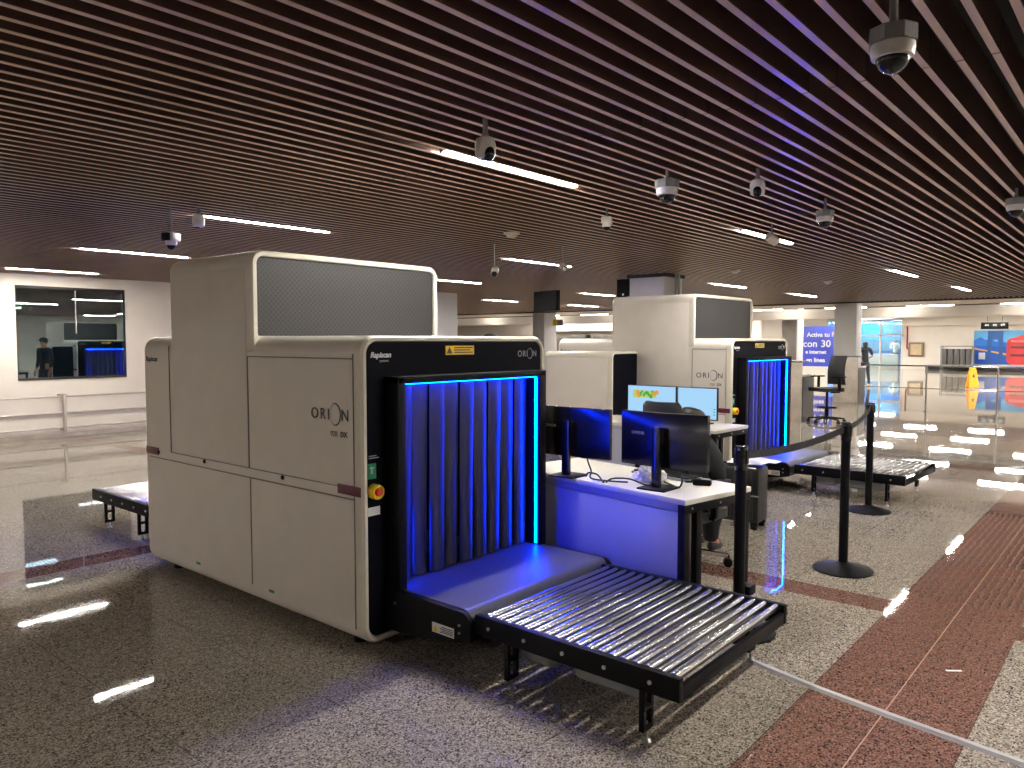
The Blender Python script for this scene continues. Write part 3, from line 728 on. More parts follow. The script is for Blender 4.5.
belt(st2, P1, P2, .915, .93, .03)
belt(st3, P2, P3, .93, .915, .025)

# ------------------------------------------------------------------ suitcase with papers
R = empty('suitcase', (5.86, 2.60, 0), math.radians(4), 'black wheeled suitcase standing beyond the white desk', 'suitcase')
q = MB(); q.box(-.12, .12, -.235, .235, .055, .50, .025)
for i in range(9): q.box(-.126, -.115, -.19+i*.045, -.17+i*.045, .09, .46, .003)
q.build('shell', 'suit', R)
for x in (-.09, .09):
    for y in (-.195, .195):
        q = MB(); q.cyl((x, y-.022, .026), (x, y+.022, .026), .026, seg=16, bev=.004).box(x-.02, x+.02, y-.028, y+.028, .03, .065, .005); q.build('wheel', 'black', R)
q = MB(); q.box(-.02, .02, -.10, .10, .50, .515, .005); q.build('handle', 'black', R)
q = MB(); q.box(-.128, -.118, -.235, .235, .27, .282, .002); q.build('zip', 'tray', R)
for i, (dx, dy, a, lb) in enumerate(((.0, -.05, .2, 'white paper sheet lying on the black suitcase, lower of two'), (.04, -.14, -.35, 'white paper sheet lying on the black suitcase, top one, overhanging to the right'))):
    q = MB(); q.loft([[(-.1+.2*u/8, -.14+.28*v_/1, .006*math.sin(u*.9)+.0005*u) for v_ in (0, 1)] + [(-.1+.2*u/8, -.14+.28*v_/1, .006*math.sin(u*.9)+.0005*u+.0006) for v_ in (1, 0)] for u in range(9)])
    tag(q.build('paper_sheet', 'white', None, (5.88+dx, 2.56+dy, .522+i*.014), (0, 0, a)), lb, 'paper', 'papers on the suitcase')

# ------------------------------------------------------------------ people
def skin(name, verts, edges, m, parent=None, sub=2, root=0):
    me = bpy.data.meshes.new(name); me.from_pydata([v[0] for v in verts], edges, []); o = bpy.data.objects.new(name, me); COL.objects.link(o)
    md = o.modifiers.new('s', 'SKIN'); md.use_smooth_shade = True; md.branch_smoothing = .3
    for i, v in enumerate(verts):
        r = v[1]; sv = me.skin_vertices[0].data[i]; sv.radius = r if isinstance(r, tuple) else (r, r); sv.use_root = (i == root)
    ms = o.modifiers.new('d', 'SUBSURF'); ms.levels = sub; ms.render_levels = sub
    dg = bpy.context.evaluated_depsgraph_get(); nm = bpy.data.meshes.new_from_object(o.evaluated_get(dg))
    o.modifiers.clear(); old = o.data; o.data = nm; bpy.data.meshes.remove(old); nm.name = name
    nm.materials.clear(); nm.materials.append(M[m])
    for p in nm.polygons: p.use_smooth = True
    if parent: o.parent = parent
    return o
def hand(parent, wrist, d, up, m='skin'):
    """palm and five fingers grown from the wrist along d"""
    wv, d, up = Vector(wrist), Vector(d).normalized(), Vector(up).normalized(); s_ = d.cross(up).normalized(); up = s_.cross(d)
    V = [(wv, .024), (wv+d*.04, (.034, .018)), (wv+d*.085, (.036, .016))]; Eg = [(0, 1), (1, 2)]
    for k_, (off, ln) in enumerate(((-.028, .065), (-.009, .078), (.010, .072), (.028, .055))):
        i = len(V)
        V += [(wv+d*.095+s_*off, .0095), (wv+d*(.095+ln*.5)+s_*off*1.1-up*.006, .009), (wv+d*(.095+ln*.95)+s_*off*1.12-up*.024, .0075)]
        Eg += [(2, i), (i, i+1), (i+1, i+2)]
    i = len(V); V += [(wv+d*.05-s_*.04-up*.006, .011), (wv+d*.085-s_*.058-up*.014, .009)]; Eg += [(1, i), (i, i+1)]
    return skin('hand', V, Eg, m, parent, 1)
def face(parent, c, fwd, r=.09):
    """eyes, nose and mouth set on the front of the head"""
    c, fw = Vector(c), Vector(fwd).normalized(); s_ = fw.cross(Vector((0, 0, 1))).normalized()
    for k_ in (-1, 1):
        q = MB(); q.sphere(c+fw*(r-.012)+s_*.032*k_+Vector((0, 0, .005)), .012, seg=12); q.build('eye', 'white', parent)
    q = MB(); q.loft([[c+fw*(r-.004)+Vector((0, 0, .01)), c+fw*(r-.006)+s_*.006, c+fw*(r-.006)-s_*.006], [c+fw*(r+.018)+Vector((0, 0, -.03)), c+fw*(r-.002)+s_*.015+Vector((0, 0, -.036)), c+fw*(r-.002)-s_*.015+Vector((0, 0, -.036))]]); q.build('nose', 'skin', parent)
    q = MB(); q.sphere(c+fw*(r-.012)+Vector((0, 0, -.058)), .022, sc=(1, 1, .3), seg=12); q.build('mouth', 'red', parent)
def standing(loc, ang, h, label, top, legs, hairm, shoes, long_hair=False, arms='down', cap=False, mask=False, lean=0.):
    R = empty('person', loc, ang, label, 'person')
    k_ = h/1.72      # local +x is forward, +y is left
    def P(x, y, z): return Vector((x, y, z))*k_+Vector((lean*z*k_, 0, 0))
    H, pel = P(0, 0, 1.60), P(0, 0, .95)
    V = [(pel, (.13*k_, .10*k_)), (P(0, 0, 1.12), (.12*k_, .09*k_)), (P(0, 0, 1.33), (.135*k_, .085*k_)), (P(0, 0, 1.44), (.075*k_, .06*k_)), (P(.005, 0, 1.51), .052*k_), (P(.015, 0, 1.57), (.066*k_, .078*k_)), (P(.012, 0, 1.64), (.072*k_, .088*k_)), (P(.0, 0, 1.69), (.05*k_, .06*k_))]
    Eg = [(i, i+1) for i in range(7)]
    arm = []
    for s_ in (1, -1):
        i = len(V)
        if arms == 'down': pts = ((0, .19*s_, 1.41, .042), (-.02, .24*s_, 1.14, .032), (.06, .25*s_, .90, .028))
        elif arms == 'rest': pts = ((0, .19*s_, 1.41, .042), (-.04, .27*s_, 1.15, .034), (.16, .20*s_, 1.07, .028))
        else: pts = ((0, .19*s_, 1.41, .042), (.03, .26*s_, 1.16, .034), (.22, .10*s_, 1.18, .028))
        V += [(P(*p[:3]), p[3]*k_) for p in pts]; Eg += [(3, i), (i, i+1), (i+1, i+2)]; arm.append([P(*p[:3]) for p in pts])
    leg = []
    for s_ in (1, -1):
        i = len(V); sx = .05*s_
        pts = ((0, .09*s_, .86, .082), (.02+sx, .10*s_, .49, .044), (-.02+sx*2, .10*s_, .09, .032), (.10+sx*2, .11*s_, .04, .035))
        V += [(P(*p[:3]), p[3]*k_) for p in pts]; Eg += [(0, i), (i, i+1), (i+1, i+2), (i+2, i+3)]; leg.append([P(*p[:3]) for p in pts])
    body = skin('body', V, Eg, 'skin', R)
    # shirt over torso and sleeves
    V = [(P(0, 0, .84), (.15*k_, .12*k_)), (P(0, 0, 1.12), (.135*k_, .105*k_)), (P(0, 0, 1.33), (.165*k_, .115*k_)), (P(0, 0, 1.43), (.125*k_, .092*k_))]; Eg = [(0, 1), (1, 2), (2, 3)]
    for a in arm:
        i = len(V); V += [(a[0], .08*k_), (a[0].lerp(a[1], .9), .056*k_)]; Eg += [(3, i), (i, i+1)]
        if top != 'dkcloth' or not long_hair: V += [(a[1].lerp(a[2], .8), .038*k_)]; Eg += [(i+1, i+2)]
    skin('shirt', V, Eg, top, R)
    V = [(P(0, 0, .95), (.14*k_, .11*k_))]; Eg = []
    for l_ in leg:
        i = len(V); V += [(l_[0], .092*k_), (l_[1], .064*k_), (l_[2], .052*k_)]; Eg += [(0, i), (i, i+1), (i+1, i+2)]
    skin('trousers', V, Eg, legs, R)
    for l_ in leg:
        skin('shoe', [(l_[2]+Vector((-.02, 0, -.03)), .04), (l_[2]+Vector((.05, 0, -.045)), .04), (l_[3]+Vector((.05, 0, -.006)), .032)], [(0, 1), (1, 2)], shoes, R, 1)
    for a in arm:
        hand(R, a[2], a[2]-a[1], (0, 0, 1) if arms != 'down' else (1, 0, 0))
    c = P(.012, 0, 1.625)
    hp = [(c+Vector((-.012, 0, .05))*k_, (.108*k_, .108*k_)), (c+Vector((-.035, 0, -.01))*k_, (.105*k_, .10*k_))]; he = [(0, 1)]
    if long_hair: hp += [(c+Vector((-.05, 0, -.09))*k_, (.10*k_, .06*k_)), (c+Vector((-.06, 0, -.2))*k_, (.09*k_, .045*k_))]; he += [(1, 2), (2, 3)]
    skin('hair', hp, he, hairm, R)
    face(R, c, (1, 0, 0), .088*k_)
    if cap:
        q = MB(); q.sphere(c+Vector((0, 0, .05))*k_, .102*k_, sc=(1.05, 1, .75)); q.box(c.x+.06, c.x+.17, c.y-.065, c.y+.065, c.z+.045, c.z+.055, .004); q.build('cap', 'dkcloth', R)
        for s_ in (1, -1):
            q = MB(); q.sphere(c+Vector((0, .09*s_, -.005)), .028, sc=(1, .6, 1.2), seg=12); q.build('ear_cover', 'dkcloth', R)
    return R
standing((6.55, 5.9, 0), math.radians(160), 1.56, 'person in dark cap and clothes seen only mirrored in the observation window', 'dkcloth', 'dkcloth', 'hair', 'shoe', cap=True, arms='down')
standing((26.7, 7.38, 0), math.radians(38), 1.5, 'long-haired person in dark top and jeans leaning at a counter, seen from behind', 'dkcloth', 'jeans', 'hair', 'tanshoe', long_hair=True, arms='rest', lean=.06)
standing((46.6, 11.35, 0), math.radians(195), 1.62, 'person in a white shirt behind the blue shop glass', 'shirt', 'dkcloth', 'hair', 'shoe', arms='front')

# seated operator, slumped forward, seen from behind
R = empty('person', (4.60, 2.415, 0), 0, 'seated person in dark clothes seen from behind, between the two desks', 'person')
V = [((0.02, 0, .44), (.16, .12)), ((-.02, -.01, .60), (.15, .11)), ((.03, -.01, .76), (.15, .09)), ((.075, -.01, .83), (.08, .06)), ((.11, -.01, .88), .055), ((.14, -.01, .925), (.075, .08)), ((.15, -.01, .98), (.078, .088)), ((.14, -.01, 1.03), (.05, .06))]
Eg = [(i, i+1) for i in range(7)]
arms, legs = [], []
for s_ in (1, -1):
    i = len(V); pts = [(.06, .185*s_, .79, .042), (.05, .235*s_, .60, .034), (.27, .13*s_, .58, .03)]
    V += [(p[:3], p[3]) for p in pts]; Eg += [(3, i), (i, i+1), (i+1, i+2)]; arms.append([Vector(p[:3]) for p in pts])
for s_, fx in ((1, .46), (-1, .34)):
    i = len(V); y = .11*s_; pts = [(.08, y, .45, .085), (.44, y, .47, .048), (fx, y+.06*(s_ < 0), .11, .03), (fx+.11, y+.06*(s_ < 0), .045, .034)]
    V += [(p[:3], p[3]) for p in pts]; Eg += [(0, i), (i, i+1), (i+1, i+2), (i+2, i+3)]; legs.append([Vector(p[:3]) for p in pts])
skin('body', V, Eg, 'skin', R)
V2 = [((.02, 0, .43), (.175, .135)), ((-.02, -.01, .60), (.165, .125)), ((.03, -.01, .76), (.195, .13)), ((.075, -.01, .835), (.125, .095)), ((.105, -.01, .875), (.075, .07)), ((.115, -.01, .895), (.065, .062))]; E2 = [(0, 1), (1, 2), (2, 3), (3, 4), (4, 5)]
for a in arms:
    i = len(V2); V2 += [(a[0], .078), (a[1], .06), (a[1].lerp(a[2], .85), .04)]; E2 += [(3, i), (i, i+1), (i+1, i+2)]
skin('jacket', V2, E2, 'charcoal', R)
V2 = [((.02, 0, .44), (.17, .13))]; E2 = []
for l_ in legs:
    i = len(V2); V2 += [(l_[0], .098), (l_[1], .08), (l_[2]+Vector((0, 0, .12)), .07), (l_[2]+Vector((0, 0, -.03)), .056)]; E2 += [(0, i), (i, i+1), (i+1, i+2), (i+2, i+3)]
skin('trousers', V2, E2, 'dkcloth', R)
for l_ in legs:
    skin('shoe', [(l_[2]+Vector((-.02, 0, -.055)), .042), (l_[2]+Vector((.05, 0, -.062)), .04), (l_[3]+Vector((.05, 0, -.008)), .034)], [(0, 1), (1, 2)], 'shoe', R, 1)
for a in arms: hand(R, a[2], a[2]-a[1], (0, 0, 1))
skin('hair', [(Vector((.135, -.01, 1.045)), (.108, .11)), (Vector((.10, -.01, .97)), (.098, .098)), (Vector((.085, -.01, .91)), (.07, .06))], [(0, 1), (1, 2)], 'hair', R)
face(R, (.15, -.01, .97), (1, 0, 0), .088)

# ------------------------------------------------------------------ chairs
def swivel_base(R, r, z, m='chrome', ring=0):
    q = MB(); q.cyl((0, 0, .08), (0, 0, z), .022, seg=16).cyl((0, 0, .06), (0, 0, .14 if not ring else .3), .034, seg=16); q.build('gas_column', 'black' if ring else 'chrome', R)
    for i in range(5):
        a = 2*PI*i/5+.25; d = Vector((math.cos(a), math.sin(a), 0))
        q = MB(); q.loft([[d*x+d.cross(Vector((0, 0, 1)))*(w_*sx)+Vector((0, 0, zc+hh*sz)) for sx, sz in ((-1, -1), (1, -1), (1, 1), (-1, 1))] for x, w_, zc, hh in ((.02, .024, .105, .018), (r, .015, .075, .011))]); sp = q.build('base_arm', m, R)
        q = MB(); c_ = d*r; t_ = d.cross(Vector((0, 0, 1)))
        q.cyl(c_+t_*.008+Vector((0, 0, .03)), c_+t_*.026+Vector((0, 0, .03)), .03, seg=16, bev=.004).cyl(c_-t_*.008+Vector((0, 0, .03)), c_-t_*.026+Vector((0, 0, .03)), .03, seg=16, bev=.004).cyl(c_+Vector((0, 0, .03)), c_+Vector((0, 0, .08)), .012, seg=10)
        q.build('castor', 'black', sp)
    if ring:
        q = MB(); n = 24; q.tube([(.17*math.cos(2*PI*i/n), .17*math.sin(2*PI*i/n), ring) for i in range(n+1)], .01)
        for i in range(3): a = 2*PI*i/3; q.cyl((0, 0, ring), (.17*math.cos(a), .17*math.sin(a), ring), .008, seg=8)
        q.build('foot_ring', 'black', R)
# operator chair with headrest (local +x is forward)
R = empty('office_chair', (4.58, 2.41, 0), math.radians(-4), 'black office chair with headrest behind the right dark monitor', 'chair')
swivel_base(R, .31, .33)
q = MB(); q.prism(rrect(-.23, .25, -.24, .24, .08), 'z', .33, .39); q.build('seat', 'mesh', R)
q = MB(); q.loft([[(-.25-.03*math.sin(u*PI)+.05*((v/6)*2-1)**2 + (0 if side else -.022), -.21*(1-.25*u)+.42*(1-.25*u)*v/6, .42+.5*u) for v in (range(7) if side else range(6, -1, -1)) ] for u in (0, .25, .5, .75, 1) for side in (1,)], False, False, closed=False)
q.build('back_mesh', 'mesh', R, smooth=60)
q = MB(); q.tube(bez([(-.2, -.2, .42), (-.24, -.19, .7), (-.23, -.15, .92), (-.24, 0, .94), (-.23, .15, .92), (-.24, .19, .7), (-.2, .2, .42)], 6), .014); q.build('back_frame', 'black', R)
q = MB(); q.box(-.29, -.26, -.04, .04, .3, .98, .008); q.build('back_spine', 'black', R)
q = MB(); q.loft([[(-.24-d+.04*((v/8)*2-1)**2, -.14*k_+.28*k_*v/8, z) for v in range(9)]+[(-.28-d+.04*((v/8)*2-1)**2, -.14*k_+.28*k_*v/8, z) for v in range(8, -1, -1)] for d, k_, z in ((0, .85, 1.0), (.01, 1, 1.03), (.02, .95, 1.085), (.02, .8, 1.11))]); q.build('headrest', 'mesh', R, smooth=60)
for s_ in (1, -1):
    q = MB(); q.box(-.05, -.01, .27*s_-.02, .27*s_+.02, .36, .58, .006).box(-.16, .12, .27*s_-.035, .27*s_+.035, .575, .60, .01).box(-.05, -.01, min(.2*s_, .28*s_), max(.2*s_, .28*s_), .345, .37); q.build('armrest', 'black', R)
# tall drafting chair at the far counter
R = empty('drafting_chair', (14.35, 4.62, 0), math.radians(150), 'tall black mesh drafting chair between the far counters', 'chair')
swivel_base(R, .32, .58, 'black', .28)
q = MB(); q.prism(rrect(-.22, .26, -.24, .24, .08), 'z', .58, .645); q.build('seat', 'mesh', R)
q = MB(); q.loft([[(-.25-.05*u*u+.03*math.sin(u*PI)+.04*((v/6)*2-1)**2, (-.22+.44*v/6)*(1-.12*u), .70+.53*u) for v in range(7)]+[(-.262-.05*u*u+.03*math.sin(u*PI)+.04*((v/6)*2-1)**2, (-.22+.44*v/6)*(1-.12*u), .70+.53*u) for v in range(6, -1, -1)] for u in (0, .2, .4, .6, .8, 1)]); q.build('backrest', 'mesh', R, smooth=60)
q = MB(); q.box(-.29, -.26, -.03, .03, .56, .9, .006).box(-.28, -.1, -.03, .03, .54, .58, .006); q.build('back_support', 'black', R)
for s_ in (1, -1):
    q = MB(); q.box(-.06, -.02, .265*s_-.02, .265*s_+.02, .6, .84, .006).box(-.16, .13, .265*s_-.035, .265*s_+.035, .835, .86, .01); q.build('armrest', 'black', R)

# ------------------------------------------------------------------ floor odds and ends
q = MB()
pts = [(3.372, 1.385), (3.368, 1.365), (3.287, 1.057), (3.238, .784), (3.194, .492), (3.168, .318), (3.12, -.05)]
q.loft([[(x-.021, y, 0), (x-.012, y, .012), (x+.012, y, .012), (x+.021, y, 0)] for x, y in pts]); tag(q.build('cable_cover', 'cover'), 'grey cable cover strip crossing the red floor band', 'cable cover')
q = MB(); q.box(-.035, .035, -.006, .006, 0, .002); tag(q.build('paper_scrap', 'white', None, (3.88, .66, 0), (0, 0, -.9), smooth=0), 'tiny white paper scrap on the red floor band', 'paper')

# ------------------------------------------------------------------ columns, counters
def col(n, x0, x1, y0, y1, z1=2.66):
    q = MB(); q.box(x0, x1, y0, y1, 0, z1, .01); return structure(q.build('trim_%d' % n, 'column'))
col(1, 10.9, 11.5, 11.3, 11.95)
cc = col(2, 10.05, 10.6, 5.60, 6.20)
q = MB(); q.box(10.02, 10.63, 5.57, 6.23, 2.45, 2.5, .004); q.build('capital', 'darkt', cc)
for y in (5.50, 5.55):
    q = MB(); q.cyl((10.3, y, 0), (10.3, y, 2.6), .02, seg=12); q.build('pipe', 'camg', cc)
col(3, 20.62, 21.3, 16.1, 16.6)
col(4, 20.62, 21.1, 5.95, 6.5)
col(5, 25.0, 25.6, 9.05, 9.55)
# black display on the side of the near column, and the one hanging from the ceiling
R = empty('wall_display', (10.1, 6.34, 2.15), 0, 'black display panel beside the column, seen almost edge on above the second scanner', 'display')
q = MB(); q.box(-.03, .03, -.1, .1, -.3, .3, .006); q.build('case', 'black', R)
q = MB(); q.box(-.05, .05, -.12, -.1, -.04, .04); q.build('bracket', 'camg', R)
for z in (.05, -.12):
    q = MB(); q.box(-.034, -.03, -.03, .0, z, z+.03); q.build('indicator', 'white', R, smooth=0)
R = empty('hanging_display', (10.9, 8.46, 2.2), math.radians(-14), 'black display hanging under the far ceiling between two lit tubes', 'display')
q = MB(); q.box(-.04, .04, -.34, .34, -.16, .2, .01); q.build('case', 'black', R)
q = MB(); q.box(-.044, -.039, -.32, .32, -.14, .18); q.build('screen', 'black', R, smooth=0)
for y in (-.2, .2):
    q = MB(); q.cyl((0, y, .18), (0, y, .32), .012, seg=10); q.build('hanger', 'camg', R)
def counter(x, y, ang, wy, dx, label):
    R = empty('service_counter', (x, y, 0), ang, label, 'counter', 'marble service counters')
    q = MB(); q.box(0, .06, 0, wy, 0, 1.115, .006); q.build('front_slab', 'marble', R)
    q = MB(); q.box(.06, dx, .02, wy-.02, 0, .84).box(.06, dx, wy-.05, wy-.02, .84, 1.1).box(.06, .1, .02, wy-.02, .84, 1.1); q.build('cabinet', 'counter', R, smooth=0)
    q = MB(); q.box(.06, dx+.02, .0, wy, .84, .875, .004); q.build('worktop', 'desk', R)
    q = MB(); q.box(0, dx*.55, 0, wy, 1.10, 1.13, .004); q.build('upper_shelf', 'counter', R)
    q = MB(); q.box(.12, dx-.02, .008, .02, .1, .8); q.build('side_door', 'counter', R)
    return R
counter(14.0, 4.97, 0, 1.3, .72, 'grey marble service counter left of the tall drafting chair')
counter(19.45, 5.56, 0, .56, .72, 'grey marble service counter right of the drafting chair, before the big pillar')
# barrier railing in the middle distance
R = empty('barrier_railing', (18, 3.1, 0), 0, 'steel railing with two thin rails across the far shiny floor', 'railing')
for z, r_ in ((.97, .016), (.49, .009)):
    q = MB(); q.cyl((0, -8, z), (0, 1.9, z), r_, seg=10); q.build('rail', 'chrome', R)
for y in (-7.2, -5.75, -4.4, -3.15, -1.9, -.64, .65):
    q = MB(); q.cyl((0, y, 0), (0, y, .98), .02, seg=12).cyl((0, y, 0), (0, y, .012), .06, seg=16); q.build('post', 'chrome', R)
# wet-floor sign
R = empty('wet_floor_sign', (28.0, 4.52, 0), math.radians(35), 'yellow folding wet floor sign standing on the far floor', 'sign')
for s_ in (1, -1):
    q = MB(); q.loft([[(s_*(.14-.12*u)+d, y_*(.15-.06*u), .02+.64*u) for d, y_ in ((0, -1), (0, 1), (-.02*s_, 1), (-.02*s_, -1))] for u in (0, .5, 1)]); q.build('panel', 'signy', R)
    q = MB(); q.prism([(-.04, .34), (.04, .34), (0, .46)], 'x', s_*.075-.008, s_*.075+.008); q.build('pictogram', 'ink', R, smooth=0)
q = MB(); q.cyl((0, -.06, .665), (0, .06, .665), .02, seg=12); q.build('hinge_handle', 'signy', R)

# ------------------------------------------------------------------ bulkheads and the hall beyond
def trim(n, x0, x1, y0, y1, z0, z1, m): q = MB(); q.box(x0, x1, y0, y1, z0, z1); return structure(q.build('trim_%d' % n, m, smooth=0))
trim(6, 20.6, 20.75, -8, 31, 2.47, 2.70, 'darkt')
trim(7, 22.0, 22.25, -8, 31, 2.12, 2.40, 'beamp')
trim(8, 22.6, 22.7, -8, 31, 2.46, 2.62, 'beamp')
q = MB(); q.box(20.75, 48, -8, 31, 2.75, 2.85); structure(q.build('ceiling_2', mat('far_ceiling', (104, 84, 74), .5, noise=.1, nscale=2), smooth=0))
trim(9, 30.0, 30.2, -8, 31, 2.42, 2.75, 'darkt')
FX = 45.0
q = MB(); q.box(FX, FX+.15, -8, 10.55, 0, 2.75).box(FX, FX+.15, 14.6, 31, 0, 2.75); structure(q.build('wall_front', 'wallp', smooth=0))
trim(10, FX-.5, FX, -8, 10.5, 2.3, 2.75, 'beamp')
trim(11, FX-.25, FX, -8, 9.4, .02, .2, 'darkt')
trim(12, FX-.3, FX, -8, 9.4, .2, .3, 'camw')
# downlights and far panels
def dlight(x, y, label):
    R = empty('downlight', (x, y, 2.75), 0, label, 'light', 'round downlights beyond the slatted ceiling')
    q = MB(); q.lathe([(.11, 0), (.11, -.012), (.085, -.012)]); q.build('trim_ring', 'camw', R)
    q = MB(); q.lathe([(.08, -.004), (.07, -.015)]); q.build('lens', 'downlight', R)
for i in range(10):
    dlight(21.4, -3.5+i*2.9, 'round downlight in the strip between slatted ceiling and cream beam')
for i, x in enumerate((26, 29.0, 33, 37, 41)):
    for j, y in enumerate((-5, -2.25, .5, 3.25, 6, 8.75, 11.5, 14.25, 17, 19.75, 22.5)):
        R = empty('ceiling_light', (x, y, 2.75), 0, 'narrow lit ceiling tube in the far hall beyond the cream beam', 'light', 'lit ceiling tubes of the far hall')
        q = MB(); q.box(-.07, .07, -.72, .72, -.05, 0, .004); q.build('frame', 'camw', R)
        q = MB(); q.box(-.055, .055, -.7, .7, -.056, -.045); q.build('diffuser', 'farlight', R, smooth=0)
# bridge poster with a red bus
R = empty('wall_poster', (FX, 5.2, 1.15), 0, 'large blue advertising poster with a bridge and red bus on the far wall', 'poster')
def pflat(name, pts, d, rgb):
    q = MB(); q.prism(pts, 'x', -.02-d-.004, -.02-d); o = q.build(name, mat('poster_'+name, rgb, .4, noise=.06, nscale=3), R, smooth=0); return o
q = MB(); q.box(-.02, 0, -3.2, 2.05, -.83, .88); q.build('sheet', mat('poster_sheet', (96, 178, 232), .4, noise=.2, nscale=1.2), R, smooth=0)
pflat('water', [(2.05, -.83), (-3.2, -.83), (-3.2, -.1), (2.05, .15)], .001, (24, 92, 196))
pflat('skyline', [(2.05, .12), (2.05, .38), (1.75, .55), (1.55, .4), (1.3, .46), (1.1, .3), (.9, .36), (.6, .25), (-.2, .28), (-.9, .22), (-.9, 0)], .003, (28, 116, 214))
pflat('bridge_deck', [(2.05, -.08), (2.05, .0), (.9, -.22), (-.7, -.52), (-.7, -.70), (.2, -.48), (1.2, -.24)], .006, (238, 186, 92))
pflat('tower', [(1.45, -.83), (1.45, .85), (.78, .85), (.78, -.83), (.95, -.83), (.95, .3), (1.03, .42), (1.2, .42), (1.28, .3), (1.28, -.83)], .012, (40, 96, 172))
pflat('caption_block', [(2.0, -.75), (1.5, -.75), (1.5, -.16), (2.0, -.16)], .018, (20, 84, 190))
pflat('white_card', [(1.82, -.58), (1.53, -.58), (1.53, -.24), (1.82, -.24)], .024, (226, 232, 236))
bus = pflat('red_bus', [(a, b_) for a, b_ in rrect(-1.3, .62, -.83, .52, .28)], .03, (226, 66, 66))
pflat('bus_roof', [(.35, .50), (.05, .64), (-.8, .64), (-1.1, .5)], .032, (222, 72, 72))
for z in (-.42, -.02, .28): pflat('bus_window', [(.45, z), (-1.1, z), (-1.1, z+.12), (.45, z+.12)], .036, (120, 50, 66) if z != .28 else (236, 130, 130))
# overhead black sign before the far wall
R = empty('hanging_sign', (FX-3, 5.95, 2.2), 0, 'black overhead sign hanging above the bridge poster', 'sign')
q = MB(); q.box(-.06, .06, -.55, .55, -.14, .18, .01); q.build('case', 'black', R)
q = MB(); [q.box(-.066, -.06, y, y+.16, -.0, .1) for y in (-.42, -.1, .22)]; q.build('symbol', 'tray', R, smooth=0)
for y in (-.3, .3):
    q = MB(); q.cyl((0, y, .17), (0, y, .56), .015, seg=8); q.build('hanger', 'camg', R)
# steel rack
R = empty('equipment_rack', (FX-1.2, 7.75, 0), 0, 'dark steel trolley rack against the far wall left of the poster', 'rack')
q = MB()
for y in (-.7, .68): q.box(-.25, -.2, y, y+.05, 0, 1.25).box(.2, .25, y, y+.05, 0, 1.25)
q.build('frame', 'camg', R, smooth=0)
for z in (.25, 1.2):
    q = MB(); q.box(-.25, .25, -.7, .73, z, z+.06); q.build('shelf', 'camg', R, smooth=0)
for i in range(5):
    q = MB(); q.box(-.2, .2, -.62+i*.27, -.40+i*.27, .31, 1.1, .02); q.build('bin', 'counter', R)
# fire cabinet and pipe
R = empty('fire_hose_cabinet', (FX, 9.9, 1.05), 0, 'brown framed fire hose cabinet on the far wall beside the red pipe', 'cabinet')
q = MB(); q.box(-.12, 0, -.37, .37, -.38, .38, .01); q.build('frame', 'brass', R)
q = MB(); q.box(-.13, -.12, -.26, .26, -.28, .28); q.build('door', 'olive', R, smooth=0)
q = MB(); q.tube([(FX-.035, 10.36, 1.1), (FX-.035, 10.36, 2.28)], .04).tube([(FX-.035, 10.36, 1.1), (FX-.035, 10.29, 1.1)], .04); tag(q.build('fire_pipe', 'pipe'), 'dark red fire pipe running up the far wall', 'pipe')
# shop front with blue interior
R = empty('glazed_shop', (FX, 12.6, 0), 0, 'glazed shop front with bright blue interior at the far end', 'shop front')
q = MB()
for y in (-2.0, -.9, .35, 1.95): q.box(-.05, .05, y-.05, y+.05, 0, 2.7)
q.box(-.05, .05, -2.05, 2.0, 1.75, 1.85).box(-.05, .05, -2.05, 2.0, 2.6, 2.72); q.build('frame', 'camw', R, smooth=0)
for y0, y1 in ((-1.95, -.95), (-.85, .3), (.4, 1.9)):
    q = MB(); q.box(-.005, .005, y0, y1, .05, 2.6); q.build('pane', 'shopglass', R, smooth=0)
q = MB(); q.box(2.6, 2.7, -2.1, 2.2, 0, 2.75).box(.1, 2.6, 2.05, 2.15, 0, 2.75); q.build('back_wall', mat('shop_blue', (20, 128, 222), .5, noise=.1, nscale=2), R, smooth=0)
q = MB(); q.box(2.5, 2.58, -1.9, -.4, 1.9, 2.5).box(2.5, 2.58, -1.3, 1.5, .95, 1.6); q.build('display_board', mat('shop_pale', (70, 120, 150), .5, noise=.3, nscale=3), R, smooth=0)
q = MB(); q.box(.9, 1.3, -1.6, 1.6, .0, .78, .02); q.build('sales_desk', 'camw', R)
q = MB(); q.box(.3, 2.3, -1.2, 1.3, 2.70, 2.74); q.build('shop_light', 'shoplight', R, smooth=0)
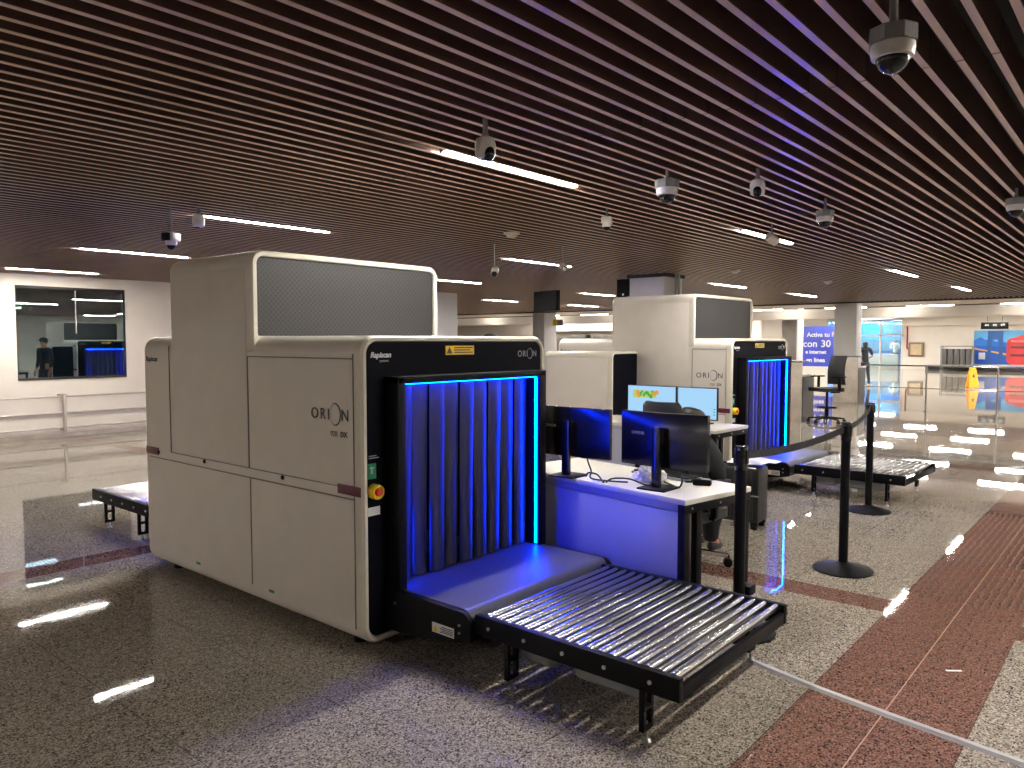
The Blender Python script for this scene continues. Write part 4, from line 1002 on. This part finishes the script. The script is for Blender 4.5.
# purple-blue billboard between the pillars
R = empty('advertising_billboard', (29.0, 9.9, 0), 0, 'blue and violet advertising billboard with white text between the pillars', 'billboard')
q = MB(); q.box(0, .12, -1.35, 1.05, .55, 2.05, .01); q.build('panel', mat('billboard_blue', (64, 78, 190), .4, noise=.25, nscale=.9), R)
for y in (-1.1, .9):
    q = MB(); q.cyl((.06, y, 0), (.06, y, .58), .04, seg=12); q.build('leg', 'camg', R)
for s_, z, sz, y in (('Activa tu Pr', 1.66, .23, .22), ('con', 1.28, .36, .36), ('30', 1.28, .36, -.30), ('e internet', 1.03, .19, .26), ('en linea', .72, .22, .22)):
    text('lettering', s_, sz, 'whiteink', R, (-.004, y, z), (0, -1, 0), (0, 0, 1), bold=.006)
# grey wall box on the left far pillar, shop strip at the far left
R = empty('exit_sign', (20.9, 15.75, 2.13), 0, 'small yellow sign on the cream wall beside the far pillar', 'sign')
q = MB(); q.box(0, .05, -.2, .2, -.1, .1, .006); q.build('case', 'camg', R)
q = MB(); q.box(-.004, .0, -.01, .18, -.08, .08); q.build('face', 'yellow', R, smooth=0)
trim(13, 30.3, 30.5, 12.5, 31, 0, 2.75, 'beamp')
R = empty('shop_shelf', (29.6, 20.9, 0), 0, 'white shop shelf with dark goods along the far left wall', 'shelf')
q = MB(); q.box(0, .6, -2.6, 2.2, 1.98, 2.1).box(0, .6, -2.6, 2.2, 0, 1.0); q.build('case', 'camw', R, smooth=0)
for y, w_, z in ((1.0, .5, 1.3), (.2, .4, 1.4), (-.9, .3, 1.3), (-1.6, .45, 1.35)):
    q = MB(); q.box(.1, .5, y-w_, y+w_, 1.0, z+.4, .02); q.build('goods', 'counter', R)

# ------------------------------------------------------------------ world, camera, view
wd = bpy.data.worlds.new('hall_air'); S.world = wd; wd.use_nodes = True
wd.node_tree.nodes['Background'].inputs['Color'].default_value = (.9, .93, 1, 1); wd.node_tree.nodes['Background'].inputs['Strength'].default_value = .05
cam = bpy.data.cameras.new('camera'); co = bpy.data.objects.new('camera', cam); COL.objects.link(co)
pit = math.atan(43/760.); yaw = math.radians(40.40675877)
co.location = (0, 0, 1.5); co.rotation_euler = (PI/2-pit, 0, yaw-PI/2)
cam.sensor_width = 36; cam.lens = 760/1024*36; cam.clip_end = 200; cam.clip_start = .05
S.camera = co
S.view_settings.view_transform = 'Standard'; S.view_settings.look = 'None'; S.view_settings.exposure = 1.0; S.view_settings.gamma = 1
S.view_settings.use_curve_mapping = False
S.cycles.use_denoising = True
S.cycles.max_bounces = 8; S.cycles.diffuse_bounces = 4; S.cycles.glossy_bounces = 4; S.cycles.transparent_max_bounces = 8
S.cycles.sample_clamp_indirect = 6.; S.cycles.caustics_reflective = True; S.cycles.blur_glossy = .05
